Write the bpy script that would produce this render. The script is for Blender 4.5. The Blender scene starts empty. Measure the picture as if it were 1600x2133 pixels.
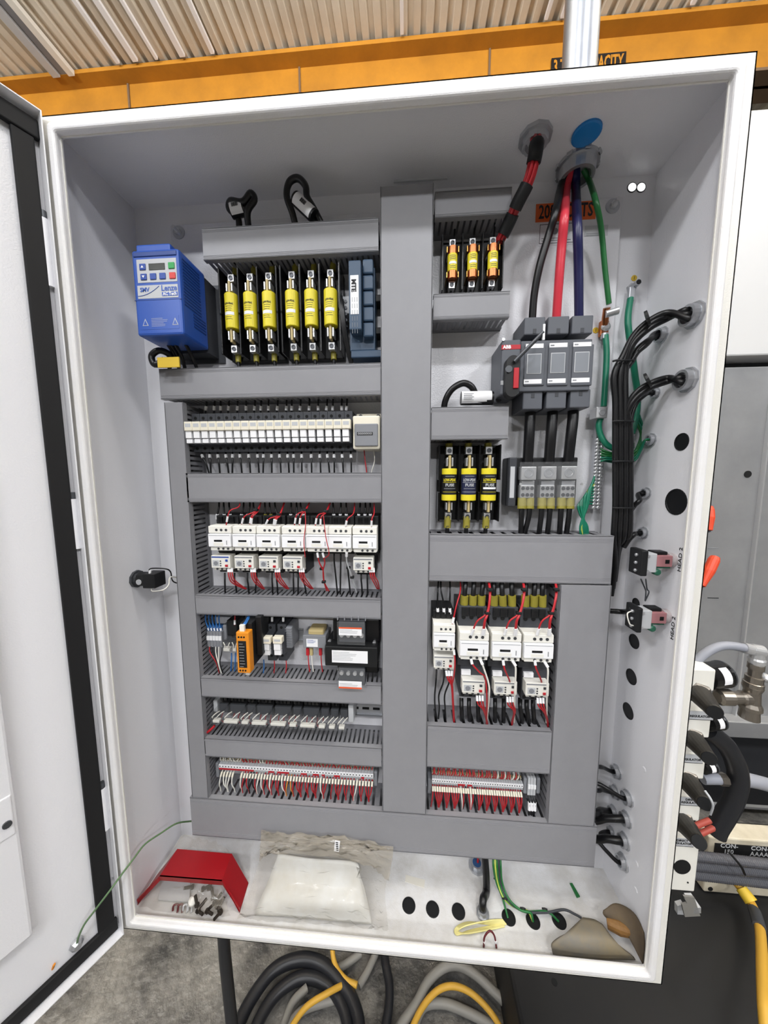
import bpy, bmesh, math, random
from mathutils import Vector, Matrix
random.seed(7)
S = bpy.context.scene
COL = S.collection
# ---------------------------------------------------------------- camera
F = 671.926
CAM = Vector((.5920, -.5302, .9351))
RX = Vector((.997381, .072275, -.002691))
RD = Vector((.0048, -.1035, -.99462)).normalized()
RF = Vector((-.072165, .992002, -.103562))
cd = bpy.data.cameras.new('camera'); co = bpy.data.objects.new('camera', cd); COL.objects.link(co)
cd.sensor_fit = 'HORIZONTAL'; cd.sensor_width = 36; cd.lens = 36*F/1600; cd.clip_start = .01; cd.clip_end = 200
up = -RD
co.matrix_world = Matrix(((RX.x, up.x, -RF.x, CAM.x), (RX.y, up.y, -RF.y, CAM.y), (RX.z, up.z, -RF.z, CAM.z), (0, 0, 0, 1)))
S.camera = co
# ---------------------------------------------------------------- light
S.view_settings.view_transform = 'Standard'; S.view_settings.look = 'None'
S.view_settings.exposure = -.36; S.view_settings.gamma = 1; S.view_settings.use_curve_mapping = False
wd = bpy.data.worlds.new('hall_ambient'); S.world = wd; wd.use_nodes = True
wd.node_tree.nodes['Background'].inputs[0].default_value = (.93, .96, 1, 1)
wd.node_tree.nodes['Background'].inputs[1].default_value = .14
def lamp(x, y, z, w, sx, sy, tgt=(.53, .1, .8), col=(.965, .977, 1)):
    l = bpy.data.lights.new('high_bay_or_added_uplight', 'AREA'); l.shape = 'RECTANGLE'; l.size = sx; l.size_y = sy; l.energy = w; l.color = col
    o = bpy.data.objects.new('high_bay_or_added_uplight', l); COL.objects.link(o); o.location = (x, y, z)
    o.rotation_euler = (Vector(tgt)-Vector((x, y, z))).to_track_quat('-Z', 'Y').to_euler()
for x in (-5.5, -2.0, 1.4, 5.6): lamp(x, -4.0, 5.5, 150, 1.2, .35)
for x in (-6, 0.6, 6): lamp(x, -9.0, 5.5, 230, 1.2, .35)
lamp(-2.6, -1.0, 5.6, 80, 1.2, .35, (-2.6, -1.0, 0))
lamp(3.4, -.8, 5.6, 80, 1.2, .35, (3.4, -.8, 0))
for x in (-4.5, 0, 4.5): lamp(x, -.3, 5.1, 430, 1.4, .5, (x, .6, 9), (1, .97, .93))     # unseen uplights added only to brighten the roof deck
# ---------------------------------------------------------------- pixel helpers (1600 x 2133)
D = .188; YP = .173; BW = 1.067; BH = 1.5155; TH = .0017; ZF = -.55
def ray(px, py): return RX*((px-800)/F)+RD*((py-1066.5)/F)+RF
def aY(px, py, Y): d = ray(px, py); return CAM+d*((Y-CAM.y)/d.y)
def aX(px, py, X): d = ray(px, py); return CAM+d*((X-CAM.x)/d.x)
def aZ(px, py, Z): d = ray(px, py); return CAM+d*((Z-CAM.z)/d.z)
def pp(px, py, d): return aY(px, py, YP-d)
def rect(x0, y0, x1, y1, d):
    a = pp(x0, y0, d); b = pp(x1, y0, d); c = pp(x1, y1, d); e = pp(x0, y1, d)
    return (a.x+e.x)/2, (b.x+c.x)/2, (c.z+e.z)/2, (a.z+b.z)/2     # xa, xb, za, zb
def rect4(p, d):
    a, b, c, e = [pp(q[0], q[1], d) for q in p]
    return (a.x+e.x)/2, (b.x+c.x)/2, (c.z+e.z)/2, (a.z+b.z)/2
# ---------------------------------------------------------------- materials
def lin(c):
    if isinstance(c, str): c = [int(c[i:i+2], 16)/255 for i in (0, 2, 4)]
    return tuple(v/12.92 if v <= .04045 else ((v+.055)/1.055)**2.4 for v in c)+(1,)
M = {}
def mat(name, col, rough=.5, metal=0, bump=0, bscale=400, var=0, vscale=8, col2=None, trans=0, alpha=1, ior=1.45, coat=0, emit=0):
    m = bpy.data.materials.new(name); m.use_nodes = True; n = m.node_tree.nodes; l = m.node_tree.links; b = n['Principled BSDF']
    b.inputs['Base Color'].default_value = lin(col); b.inputs['Roughness'].default_value = rough; b.inputs['Metallic'].default_value = metal
    b.inputs['Transmission Weight'].default_value = trans; b.inputs['Alpha'].default_value = alpha; b.inputs['IOR'].default_value = ior
    b.inputs['Coat Weight'].default_value = coat
    if bump or var:
        g = n.new('ShaderNodeNewGeometry')
    if bump:
        t = n.new('ShaderNodeTexNoise'); t.inputs['Scale'].default_value = bscale; t.inputs['Detail'].default_value = 2; l.new(g.outputs['Position'], t.inputs['Vector'])
        u = n.new('ShaderNodeBump'); u.inputs['Strength'].default_value = bump; u.inputs['Distance'].default_value = .001; l.new(t.outputs['Fac'], u.inputs['Height']); l.new(u.outputs['Normal'], b.inputs['Normal'])
    if var:
        t = n.new('ShaderNodeTexNoise'); t.inputs['Scale'].default_value = vscale; t.inputs['Detail'].default_value = 6; t.inputs['Roughness'].default_value = .65; l.new(g.outputs['Position'], t.inputs['Vector'])
        r = n.new('ShaderNodeValToRGB'); r.color_ramp.elements[0].position = .5-.5*min(1, 1.2-var); r.color_ramp.elements[1].position = .5+.5*min(1, 1.2-var)*.6
        r.color_ramp.elements[0].color = lin(col2 or col); r.color_ramp.elements[1].color = lin(col); l.new(t.outputs['Fac'], r.inputs['Fac']); l.new(r.outputs['Color'], b.inputs['Base Color'])
    if emit: b.inputs['Emission Color'].default_value = lin(col); b.inputs['Emission Strength'].default_value = emit
    M[name] = m; return m
mat('enamel', 'e6e6ea', .28, bump=.35, bscale=420)
mat('enamel_worn', 'dededf', .35, bump=.35, bscale=420, var=.55, vscale=16, col2='bcb8b1'); mat('enamel_cream', 'e2e0d9', .3, bump=.35, bscale=420); mat('enamel_lip', 'e9e9ee', .28, bump=.35, bscale=420, var=.35, vscale=6, col2='dedbd4')
mat('plate', 'dcdce0', .25, bump=.55, bscale=330)
mat('door_white', 'ececf0', .32, bump=.4, bscale=380)
mat('gasket', '101012', .75)
mat('duct', '8f8f93', .42, var=.5, vscale=30, col2='8a8a8e')
mat('duct_wall', '828286', .5)
mat('black', '131416', .5); mat('black_gloss', '0e0e10', .25); mat('rubber', '1b1b1d', .6)
mat('charcoal', '3b3d42', .5); mat('device_grey', '595c63', .48); mat('mid_grey', '83858a', .5); mat('light_grey', 'bdbfc2', .45)
mat('off_white', 'e9e7df', .45); mat('ivory', 'e8e2d0', .5); mat('paper', 'f0f0f2', .6); mat('print', '2a2a2c', .6); mat('print_grey', '8a8c90', .6)
mat('red', 'b5202c', .4); mat('wire_red', 'b01f28', .38); mat('wire_black', '141416', .35); mat('wire_white', 'e4e2da', .4); mat('wire_blue', '2f6fb5', .4)
mat('wire_green', '226a36', .35); mat('cable_teal', '1a785c', .38); mat('cable_navy', '1d1f4c', .33); mat('cable_red', 'd23a48', .3); mat('wire_orange', 'd68a3a', .4); mat('wire_yellow', 'd9c65a', .45)
mat('green_stripe', 'b9c95a', .4)
mat('fuse_yellow', 'e3d22f', .4); mat('label_yellow', 'dcb93a', .5); mat('sleeve', '8d8430', .45); mat('brass', 'b98a4a', .28, 1); mat('copper', 'b5714a', .35, 1)
mat('steel', 'd6d7d9', .32, .7); mat('zinc', 'bdbfc3', .38, .75, bump=.2, bscale=150); mat('dark_steel', '5a5c60', .45, .7)
mat('vfd_blue', '2a54ac', .35); mat('vfd_dark', '1f3f86', .4); mat('button_blue', '24479c', .4); mat('button_green', '1f9a4a', .4); mat('button_red', 'd03a36', .4)
mat('lcd', '2c302c', .2); mat('mte_blue', '3a4f66', .4); mat('orange', 'e08a1e', .45); mat('sign_orange', 'd9622a', .55); mat('warn_orange', 'e0603a', .5)
mat('clear', 'c4c6c8', .08, alpha=.06); mat('smoke', '77797b', .08, alpha=.16); mat('hole_glow', 'ffffff', .5, emit=1.2); mat('terminal_grey', 'a9abae', .5); mat('dark_blue', '2a4f7c', .45); mat('poly', 'b9b2a4', .1, alpha=.2); mat('poly_dull', 'a39a8a', .15, alpha=.5); mat('window', '8c9096', .1)
mat('tan', 'b9a777', .5); mat('plug_blue', '1f7cc4', .25); mat('resist_pink', 'b98084', .4); mat('circuit_green', '2c6650', .4)
mat('tape', 'd9d5ca', .5); mat('hole', '060607', .8); mat('marker_ink', '121214', .7)
# ---------------------------------------------------------------- mesh builder
class MB:
    def __init__(s): s.v = []; s.f = []; s.sm = []
    def add(s, vs, fs, smooth=False):
        o = len(s.v); s.v += [Vector(v) for v in vs]; s.f += [tuple(i+o for i in f) for f in fs]; s.sm += [smooth]*len(fs); return s
    def box(s, x0, x1, y0, y1, z0, z1, b=0):
        if x0 > x1: x0, x1 = x1, x0
        if y0 > y1: y0, y1 = y1, y0
        if z0 > z1: z0, z1 = z1, z0
        if not b:
            return s.add([(x, y, z) for x in (x0, x1) for y in (y0, y1) for z in (z0, z1)], [(0, 1, 3, 2), (4, 6, 7, 5), (0, 4, 5, 1), (2, 3, 7, 6), (0, 2, 6, 4), (1, 5, 7, 3)])
        b = min(b, (x1-x0)*.45, (y1-y0)*.45, (z1-z0)*.45)
        bm = bmesh.new(); bmesh.ops.create_cube(bm, size=1)
        for v in bm.verts: v.co = Vector(((x0+x1)/2+v.co.x*(x1-x0), (y0+y1)/2+v.co.y*(y1-y0), (z0+z1)/2+v.co.z*(z1-z0)))
        bmesh.ops.bevel(bm, geom=bm.edges[:], offset=b, segments=2, affect='EDGES', profile=.5)
        return s.bm(bm)
    def bm(s, bm, smooth=False, mx=None):
        bm.verts.index_update(); s.add([(mx @ v.co) if mx else v.co.copy() for v in bm.verts], [[v.index for v in f.verts] for f in bm.faces], smooth); bm.free(); return s
    def obox(s, mx, sx, sy, sz, b=0):
        t = MB().box(-sx/2, sx/2, -sy/2, sy/2, -sz/2, sz/2, b); return s.add([mx @ v for v in t.v], t.f)
    def cyl(s, p0, p1, r, r2=None, n=16, cap=True):
        p0 = Vector(p0); p1 = Vector(p1); r2 = r if r2 is None else r2; d = (p1-p0).normalized(); a = d.orthogonal().normalized(); c = d.cross(a)
        vs = []
        for p, q in ((p0, r), (p1, r2)):
            vs += [p+(a*math.cos(2*math.pi*i/n)+c*math.sin(2*math.pi*i/n))*q for i in range(n)]
        s.add(vs, [(i, (i+1) % n, n+(i+1) % n, n+i) for i in range(n)], True)
        if cap: s.add(vs, [tuple(reversed(range(n))), tuple(range(n, 2*n))])
        return s
    def lathe(s, p0, ax, prof, n=20):     # prof: (distance along the axis, radius)
        p0 = Vector(p0); d = Vector(ax).normalized(); a = d.orthogonal().normalized(); c = d.cross(a); vs = []
        for t, r in prof: vs += [p0+d*t+(a*math.cos(2*math.pi*i/n)+c*math.sin(2*math.pi*i/n))*r for i in range(n)]
        k = len(prof); s.add(vs, [(j*n+i, j*n+(i+1) % n, (j+1)*n+(i+1) % n, (j+1)*n+i) for j in range(k-1) for i in range(n)], False)
        s.add(vs, [tuple(reversed(range(n))), tuple(range((k-1)*n, k*n))]); return s
    def tube(s, pts, r, n=8, cap=True):
        pts = [Vector(p) for p in pts]; k = len(pts); rr = r if isinstance(r, (list, tuple)) else [r]*k
        t = [(pts[min(i+1, k-1)]-pts[max(i-1, 0)]).normalized() for i in range(k)]
        a = t[0].orthogonal().normalized(); vs = []
        for i in range(k):
            a = (a-t[i]*a.dot(t[i])).normalized(); c = t[i].cross(a)
            vs += [pts[i]+(a*math.cos(2*math.pi*j/n)+c*math.sin(2*math.pi*j/n))*rr[i] for j in range(n)]
        s.add(vs, [(i*n+j, i*n+(j+1) % n, (i+1)*n+(j+1) % n, (i+1)*n+j) for i in range(k-1) for j in range(n)], True)
        if cap: s.add(vs, [tuple(reversed(range(n))), tuple(range((k-1)*n, k*n))])
        return s
    def prism(s, pts, off):               # polygon of 3D points, extruded by vector off
        n = len(pts); off = Vector(off); a = [Vector(p) for p in pts]; b = [p+off for p in a]
        return s.add(a+b, [tuple(range(n)), tuple(reversed(range(n, 2*n)))]+[(i, i+n, (i+1) % n+n, (i+1) % n) for i in range(n)])
    def quad(s, a, b, c, d): return s.add([a, b, c, d], [(0, 1, 2, 3)])
    def build(s, name, m, parent=None, org=None):
        me = bpy.data.meshes.new(name)
        if parent is not None: o0 = ORG[parent.name]
        elif org is not None: o0 = Vector(org)
        else:
            xs = [v.x for v in s.v]; ys = [v.y for v in s.v]; zs = [v.z for v in s.v]
            o0 = Vector(((min(xs)+max(xs))/2, (min(ys)+max(ys))/2, min(zs)))
        me.from_pydata([tuple(v-o0) for v in s.v], [], s.f); me.validate()
        if len(me.polygons) == len(s.sm): me.polygons.foreach_set('use_smooth', s.sm)
        bm = bmesh.new(); bm.from_mesh(me); bmesh.ops.recalc_face_normals(bm, faces=bm.faces); bm.to_mesh(me); bm.free()
        me.materials.append(M[m]); o = bpy.data.objects.new(name, me); COL.objects.link(o)
        if parent is not None: o.parent = parent
        else: o.location = o0
        ORG[o.name] = o0; return o
ORG = {}
def tag(o, label, cat, group=None):
    o['label'] = label; o['category'] = cat
    if group: o['group'] = group
    return o
def struct(o, label=None):
    o['kind'] = 'structure'
    return o
def thing(name, loc, label, cat, group=None):
    o = bpy.data.objects.new(name, None); COL.objects.link(o); o.location = loc; o.empty_display_size = .02; ORG[o.name] = Vector(loc); return tag(o, label, cat, group)
def dup(root, loc, label=None):
    r = root.copy(); COL.objects.link(r); r.location = loc; ORG[r.name] = Vector(loc)
    if label: r['label'] = label
    for ch in list(root.children):
        c = ch.copy(); COL.objects.link(c); c.parent = r; ORG[c.name] = Vector(loc)
        for g in list(ch.children): e = g.copy(); COL.objects.link(e); e.parent = c
    return r
def smooth(pts, n=6):                     # Catmull-Rom
    P = [Vector(p) for p in pts]
    if len(P) < 3: return P
    P = [P[0]*2-P[1]]+P+[P[-1]*2-P[-2]]; out = []
    for i in range(1, len(P)-2):
        a, b, c, d = P[i-1:i+3]
        for k in range(n):
            t = k/n; out.append(.5*((2*b)+(c-a)*t+(2*a-5*b+4*c-d)*t*t+(3*b-a-3*c+d)*t**3))
    out.append(P[-2]); return out
FRONT = Matrix(((1, 0, 0), (0, 0, -1), (0, 1, 0))).to_4x4()   # text facing -y
def text(s, size, pos, m, parent, name='lettering', mx=FRONT, width=None, bold=0):
    cu = bpy.data.curves.new('t', 'FONT'); cu.body = s; cu.size = size; cu.align_x = 'CENTER'; cu.align_y = 'CENTER'; cu.resolution_u = 2; cu.offset = bold; cu.extrude = .0002
    ob = bpy.data.objects.new('t', cu); COL.objects.link(ob); me = bpy.data.meshes.new_from_object(ob); bpy.data.objects.remove(ob); bpy.data.curves.remove(cu)
    xs = [v.co.x for v in me.vertices]; w = max(xs)-min(xs); cx = (max(xs)+min(xs))/2; k = (width/w) if width else 1
    mx = Matrix.Translation(Vector(pos)-ORG[parent.name]) @ mx @ Matrix.Diagonal((k, 1, 1, 1)) @ Matrix.Translation((-cx, 0, 0))
    me.transform(mx); me.name = name; me.materials.append(M[m]); o = bpy.data.objects.new(name, me); COL.objects.link(o); o.parent = parent; return o
def wire(pts, r, m, label, group, name='wire', marks=(), n=6, mm='paper', sub=5, cat='wire', mlen=.010):
    P = smooth(pts, sub)
    o = MB().tube(P, r, n).build(name, m); tag(o, label, cat, group)
    for t in marks:                        # white sleeve markers at a fraction of the length
        i = min(len(P)-2, max(0, int(t*(len(P)-1)))); d = (P[i+1]-P[i]).normalized()
        MB().cyl(P[i]-d*mlen/2, P[i]+d*mlen/2, r*1.7, n=8).build('wire_marker', mm, o)
    return o
# ================================================================ the hall
def vmat(name, build):
    m = bpy.data.materials.new(name); m.use_nodes = True; build(m.node_tree.nodes, m.node_tree.links, m.node_tree.nodes['Principled BSDF']); M[name] = m
def concrete(n, l, b):
    g = n.new('ShaderNodeNewGeometry'); t = n.new('ShaderNodeTexNoise'); t.inputs['Scale'].default_value = 5; t.inputs['Detail'].default_value = 12; t.inputs['Roughness'].default_value = .7
    l.new(g.outputs['Position'], t.inputs['Vector']); r = n.new('ShaderNodeValToRGB'); e = r.color_ramp.elements
    e[0].position = .38; e[0].color = lin('3c3c3c'); e[1].position = .66; e[1].color = lin('8d8a84')
    l.new(t.outputs['Fac'], r.inputs['Fac']); l.new(r.outputs['Color'], b.inputs['Base Color']); b.inputs['Roughness'].default_value = .34
    t2 = n.new('ShaderNodeTexNoise'); t2.inputs['Scale'].default_value = 45; t2.inputs['Detail'].default_value = 6; l.new(g.outputs['Position'], t2.inputs['Vector'])
    u = n.new('ShaderNodeBump'); u.inputs['Strength'].default_value = .9; u.inputs['Distance'].default_value = .008; l.new(t2.outputs['Fac'], u.inputs['Height']); l.new(u.outputs['Normal'], b.inputs['Normal'])
vmat('concrete', concrete)
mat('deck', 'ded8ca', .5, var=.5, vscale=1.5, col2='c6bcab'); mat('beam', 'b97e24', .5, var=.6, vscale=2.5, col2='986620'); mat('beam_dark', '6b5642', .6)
mat('galv', '9fa3ab', .36, .8, var=.5, vscale=14, col2='858992'); mat('machine_steel', 'a2a3a5', .38, .4, var=.5, vscale=5, col2='8c8d8f'); mat('machine_dark', '2d2e31', .5); mat('wall_white', '94938f', .7)
struct(MB().box(-9, 10, -13, 9, ZF-.1, ZF).build('floor', 'concrete'))
# ribbed roof deck
dk = MB(); P = .152; ZD = 6.2; x = -9.
prof = []
while x < 10:
    prof += [(x, ZD+.04), (x+P*.30, ZD+.04), (x+P*.42, ZD), (x+P*.88, ZD)]; x += P
for (xa, za), (xb, zb) in zip(prof, prof[1:]): dk.quad((xa, -13, za), (xb, -13, zb), (xb, 9, zb), (xa, 9, za))
struct(dk.build('ceiling', 'deck'))
struct(MB().box(-9, 10, 8.9, 9, ZF, ZD+.1).build('wall_back', 'wall_white'))
struct(MB().box(-9.1, -9, -13, 9, ZF, ZD+.1).build('wall_left', 'wall_white'))
struct(MB().box(10, 10.1, -13, 9, ZF, ZD+.1).build('wall_right', 'wall_white'))
struct(MB().box(-9, 10, -13.1, -13, ZF, ZD+.1).build('wall_front', 'wall_white'))
# crane runway beam
bz0, bz1 = 5.5, 6.19
bt = thing('crane_beam', (0, 4.1, bz0), 'yellow steel crane runway beam crossing under the ribbed roof behind the cabinet', 'beam')
MB().box(-8.9, 9.9, 4.06, 4.09, bz0, bz1).build('web', 'beam', bt)
MB().box(-8.9, 9.9, 3.9, 4.25, bz1-.045, bz1).build('top_flange', 'beam', bt)
MB().box(-8.9, 9.9, 3.9, 4.25, bz0, bz0+.03).build('bottom_flange', 'beam_dark', bt)  # dark brown carries the shade of the flange underside
for px in (268, 625, 1018):
    q = aY(px, 200, 4.05); MB().box(q.x-.012, q.x+.012, 4.045, 4.06, bz0+.03, bz1-.045).build('stiffener', 'beam_dark', bt)
a = aY(1148, 140, 4.05); b = aY(1303, 125, 4.05); sz = a.z
sg = MB().box(a.x, b.x, 4.04, 4.058, a.z-.14, a.z+.085).build('capacity_sign', 'black'); tag(sg, 'black capacity sign with yellow letters fixed to the crane beam', 'sign')
text('3 TON CAPACITY', .2, ((a.x+b.x)/2, 4.037, a.z-.02), 'beam', sg, width=(b.x-a.x)*.94, bold=.006)
# roof conduits, straps and lamp channel running along the ribs
def strip(px, py, w, h, m, label, name, cat, group=None, z=ZD, y1=3.865):
    q = aZ(px, py, z); tag(MB().box(q.x-w/2, q.x+w/2, -3, y1, z-.038, z, .004).build(name, m), label, cat, group)
for k_, (px, w) in enumerate(((262, .05), (300, .07), (345, .04), (400, .07), (463, .05))):
    strip(px, 150, w, w, 'paper', ('first', 'second', 'third', 'fourth', 'fifth')[k_]+' pale roof conduit right of the lamp channel in the top left', 'roof_conduit', 'conduit', 'pale conduits under the left half of the roof')
for k_, (px, w) in enumerate(((838, .04), (1118, .04), (1150, .06), (1385, .05))):
    strip(px, 100, w, w, 'paper', ('thin pale roof conduit above the middle of the cabinet', 'thin pale roof conduit left of the steel riser', 'wide pale roof conduit touching the steel riser in view', 'pale roof conduit right of the steel riser')[k_], 'roof_conduit', 'conduit', 'pale conduits under the right half of the roof')
q = aZ(105, 120, 6.14)
ch = thing('lamp_channel', (q.x, 0, 6.1), 'long pale hanging lamp channel in the top left corner', 'light fixture')
MB().box(q.x-.17, q.x-.07, -3, 3.9, 6.12, 6.17).build('tray', 'light_grey', ch); MB().box(q.x+.05, q.x+.13, -3, 3.9, 6.12, 6.18).build('rail', 'off_white', ch)
MB().box(q.x-.06, q.x+.04, -3, 3.9, 6.15, 6.17).build('reflector', 'mid_grey', ch)
for yy in (2.9, 1.0): MB().box(q.x-.22, q.x+.17, yy-.03, yy+.03, 6.08, 6.12).build('bracket', 'off_white', ch)
for yy in (2.9, 1.0): MB().cyl((q.x+.1, yy, 6.1), (q.x+.1, yy, ZD), .008, n=6).build('hanger_rod', 'dark_steel', ch)

# ================================================================ enclosure
en = thing('electrical_enclosure', (BW/2, D, 0), 'large white steel control cabinet standing open with its wiring exposed', 'cabinet')
Y1 = .0097
MB().box(0, BW, D, D+.003, 0, BH).build('back_wall', 'enamel', en)
rw = MB()
rw.box(BW-TH, BW, Y1, D, 0, BH).build('side_wall', 'enamel', en)
MB().box(0, TH, Y1, D, 0, BH).build('side_wall', 'enamel', en)
MB().box(TH, BW-TH, Y1, D, BH-TH, BH).build('top_wall', 'enamel', en)
MB().box(TH, BW-TH, Y1, D, 0, TH).build('bottom_wall', 'enamel_worn', en)
def ring(x0, x1, z0, z1, w, y0, y1, bev):
    bm = bmesh.new()
    def rc(x0, x1, z0, z1, y): return [bm.verts.new(v) for v in ((x0, y, z0), (x1, y, z0), (x1, y, z1), (x0, y, z1))]
    A = rc(x0, x1, z0, z1, y0); Bq = rc(x0+w, x1-w, z0+w, z1-w, y0); C = rc(x0, x1, z0, z1, y1); E = rc(x0+w, x1-w, z0+w, z1-w, y1)
    for i in range(4):
        j = (i+1) % 4
        for q in ((A[i], A[j], Bq[j], Bq[i]), (C[j], C[i], E[i], E[j]), (A[j], A[i], C[i], C[j]), (Bq[i], Bq[j], E[j], E[i])): bm.faces.new(q)
    if bev: bmesh.ops.bevel(bm, geom=bm.edges[:], offset=bev, segments=3, affect='EDGES', profile=.5)
    return bm
MB().bm(ring(0, BW, 0, BH, .033, Y1, Y1+.0017, 0)).build('front_flange', 'enamel_cream', en)
MB().bm(ring(.018, BW-.018, .018, BH-.018, .0135, 0, .0165, .004)).build('lip', 'enamel_lip', en)
# holes seen in the walls: dark round plugs / knockouts
def disc(mb, c, ax, r, h=.002, n=20): c = Vector(c); mb.cyl(c, c+Vector(ax).normalized()*h, r, n=n)
# mounting plate
px0, px1, pz0, pz1 = .092, .9975, .055, 1.466
pl = thing('mounting_plate', (.54, YP, pz0), 'white painted back panel carrying all the devices inside the cabinet', 'panel')
MB().box(px0, px1, YP, YP+.0028, pz0, pz1, .001).build('sheet', 'plate', pl)
for (px, py) in ((373, 485), (1276, 430)):
    q = aY(px, py, YP); c = MB().lathe((q.x, YP, q.z), (0, -1, 0), [(0, .013), (.0015, .013)]).build('stud_washer', 'zinc', en)
    MB().cyl((q.x, YP-.0015, q.z), (q.x, YP-.007, q.z), .0065, n=6).build('nut', 'steel', c); MB().cyl((q.x, YP-.006, q.z), (q.x, YP-.018, q.z), .0035, n=10).build('stud', 'steel', c)
for z in (pz0+.02, pz1-.02):
    for xx in (px0+.02, px1-.02): MB().cyl((xx, YP+.0028, z), (xx, D, z), .008, n=10).build('standoff', 'zinc', en)
# door, swung open about 117 degrees
DU = Vector((-.46, -.888, 0)).normalized(); DN = Vector((-DU.y, DU.x, 0)); DH = Vector((-.004, .012, 0))
DM = Matrix(((DU.x, DN.x, 0, DH.x), (DU.y, DN.y, 0, DH.y), (0, 0, 1, 0), (0, 0, 0, 1)))
class DB(MB):
    def build(s, name, m, parent=None, org=None):
        s.v = [DM @ v for v in s.v]; return MB.build(s, name, m, parent, org)
DWD = 1.06
dr = DB().box(.002, DWD, -.004, -.002, .002, BH-.002).build('door', 'door_white', en)
DB().bm(ring_d := ring(.002, DWD, .002, BH-.002, .0017, -.004, .021, 0)).build('door_flange', 'door_white', dr)
gk = DB().box(.010, .036, 0, .008, .035, BH-.04, .002)
gk.box(DWD-.036, DWD-.01, 0, .008, .035, BH-.04, .002); gk.box(.004, DWD-.01, 0, .010, BH-.04, BH-.012, .002); gk.box(.006, DWD-.01, 0, .008, .010, .036, .002)
gk.build('door_gasket', 'gasket', dr)
st = DB().box(.118, .20, 0, .018, .16, BH-.25, .004); st.build('stiffener_channel', 'door_white', dr)
DB().box(.122, .142, .006, .020, .36, .43, .002).build('rod_guide', 'door_white', dr); DB().cyl((.130, .020, .385), (.130, .023, .385), .0055, n=12).build('guide_screw', 'dark_steel', dr)
for z0, z1 in ((1.255, 1.36), (.81, .90), (.24, .33)):
    h = MB().cyl((-.006, .004, z0), (-.006, .004, z1), .0065, n=12).build('hinge', 'enamel', en)
    MB().cyl((-.006, .004, z1), (-.006, .004, z1+.012), .005, n=10).build('hinge_pin', 'dark_steel', h)
# ================================================================ wire ducts
def duct(p4, dep, horiz, label, a='slots', pitch=.0105, gap=.0042, ends=''):
    xa, xb, za, zb = rect4(p4, dep); yf = YP-dep
    t = thing('wire_duct', ((xa+xb)/2, YP, za), label, 'wire duct', 'grey slotted wire ducts with snap-on covers')
    cv = MB(); cv.box(xa, xb, yf, yf+.0016, za, zb, .0006)
    if horiz: cv.box(xa, xb, yf, yf+.011, zb-.0015, zb); cv.box(xa, xb, yf, yf+.011, za, za+.0015)
    else: cv.box(xa, xa+.0015, yf, yf+.011, za, zb); cv.box(xb-.0015, xb, yf, yf+.011, za, zb)
    cv.build('cover', 'duct', t)
    gr = MB()
    for k in (.07, .10, .13, .87, .90, .93):
        if horiz: z = za+(zb-za)*k; gr.box(xa+.001, xb-.001, yf-.0004, yf+.0002, z-.0004, z+.0004)
    if horiz and gr.v: gr.build('cover_ridges', 'duct', t)
    MB().box(xa, xb, YP-.0015, YP, za+.001, zb-.001).build('base', 'duct_wall', t)
    i = .002
    sides = [(zb-i-.0015, zb-i), (za+i, za+i+.0015)] if horiz else [(xa+i, xa+i+.0015), (xb-i-.0015, xb-i)]
    for s0, s1 in sides:
        w = MB(); L0, L1 = (xa, xb) if horiz else (za, zb)
        def seg(l0, l1, y0, y1):
            if horiz: w.box(l0, l1, y0, y1, s0, s1)
            else: w.box(s0, s1, y0, y1, l0, l1)
        seg(L0, L1, yf+.006, yf+.013); seg(L0, L1, YP-.012, YP)
        k = max(1, int((L1-L0)/pitch)); st = (L1-L0)/k
        for j in range(k): seg(L0+j*st+gap/2, L0+(j+1)*st-gap/2, yf+.013, YP-.012)
        w.build('slotted_wall', 'duct_wall', t)
    return t
DP = .066
duct([(793, 389), (903, 381), (888, 1694), (796, 1691)], .068, False, 'tall grey vertical wire duct down the middle of the panel', pitch=.0105)
duct([(344, 838), (386, 838), (430, 1662), (398, 1660)], DP, False, 'grey vertical wire duct along the left edge of the panel')
duct([(1167, 1219), (1272, 1219), (1241, 1722), (1141, 1718)], DP, False, 'wide grey vertical wire duct at the lower right of the panel', pitch=.019, gap=.006)
duct([(418, 470), (789, 459), (788, 524), (425, 540)], DP, True, 'topmost grey horizontal wire duct on the left, above the six yellow fuses')
duct([(329, 766), (793, 758), (793, 822), (336, 832)], DP, True, 'grey horizontal wire duct between the six yellow fuses and the white breakers')
duct([(386, 986), (795, 984), (795, 1046), (391, 1047)], DP, True, 'grey horizontal wire duct between the white breakers and the row of seven contactors')
duct([(406, 1239), (793, 1250), (794, 1291), (410, 1279)], DP, True, 'grey horizontal wire duct just under the row of seven contactors')
duct([(418, 1413), (794, 1427), (794, 1468), (419, 1452)], DP, True, 'grey horizontal wire duct under the orange relay and the black transformer')
duct([(425, 1539), (795, 1558), (795, 1597), (427, 1577)], DP, True, 'grey horizontal wire duct between clear relays and the left terminal strip')
duct([(398, 1661), (1241, 1722), (1241, 1809), (398, 1738)], DP+.001, True, 'long grey horizontal wire duct along the bottom of the panel', pitch=.0175, gap=.006)
duct([(905, 402), (1066, 386), (1066, 441), (907, 457)], .06, True, 'short grey wire duct above the three small fuses at top right', pitch=.0105)
duct([(903, 612), (1063, 606), (1061, 659), (902, 668)], .06, True, 'short grey wire duct just below the three small copper-capped fuses', pitch=.0105)
duct([(899, 848), (1061, 846), (1058, 914), (898, 917)], DP, True, 'short grey wire duct above the three large yellow and navy fuses', pitch=.0105)
duct([(895, 1112), (1279, 1117), (1273, 1218), (894, 1210)], DP, True, 'tall grey horizontal wire duct under the distribution block', pitch=.0215, gap=.009)
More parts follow.
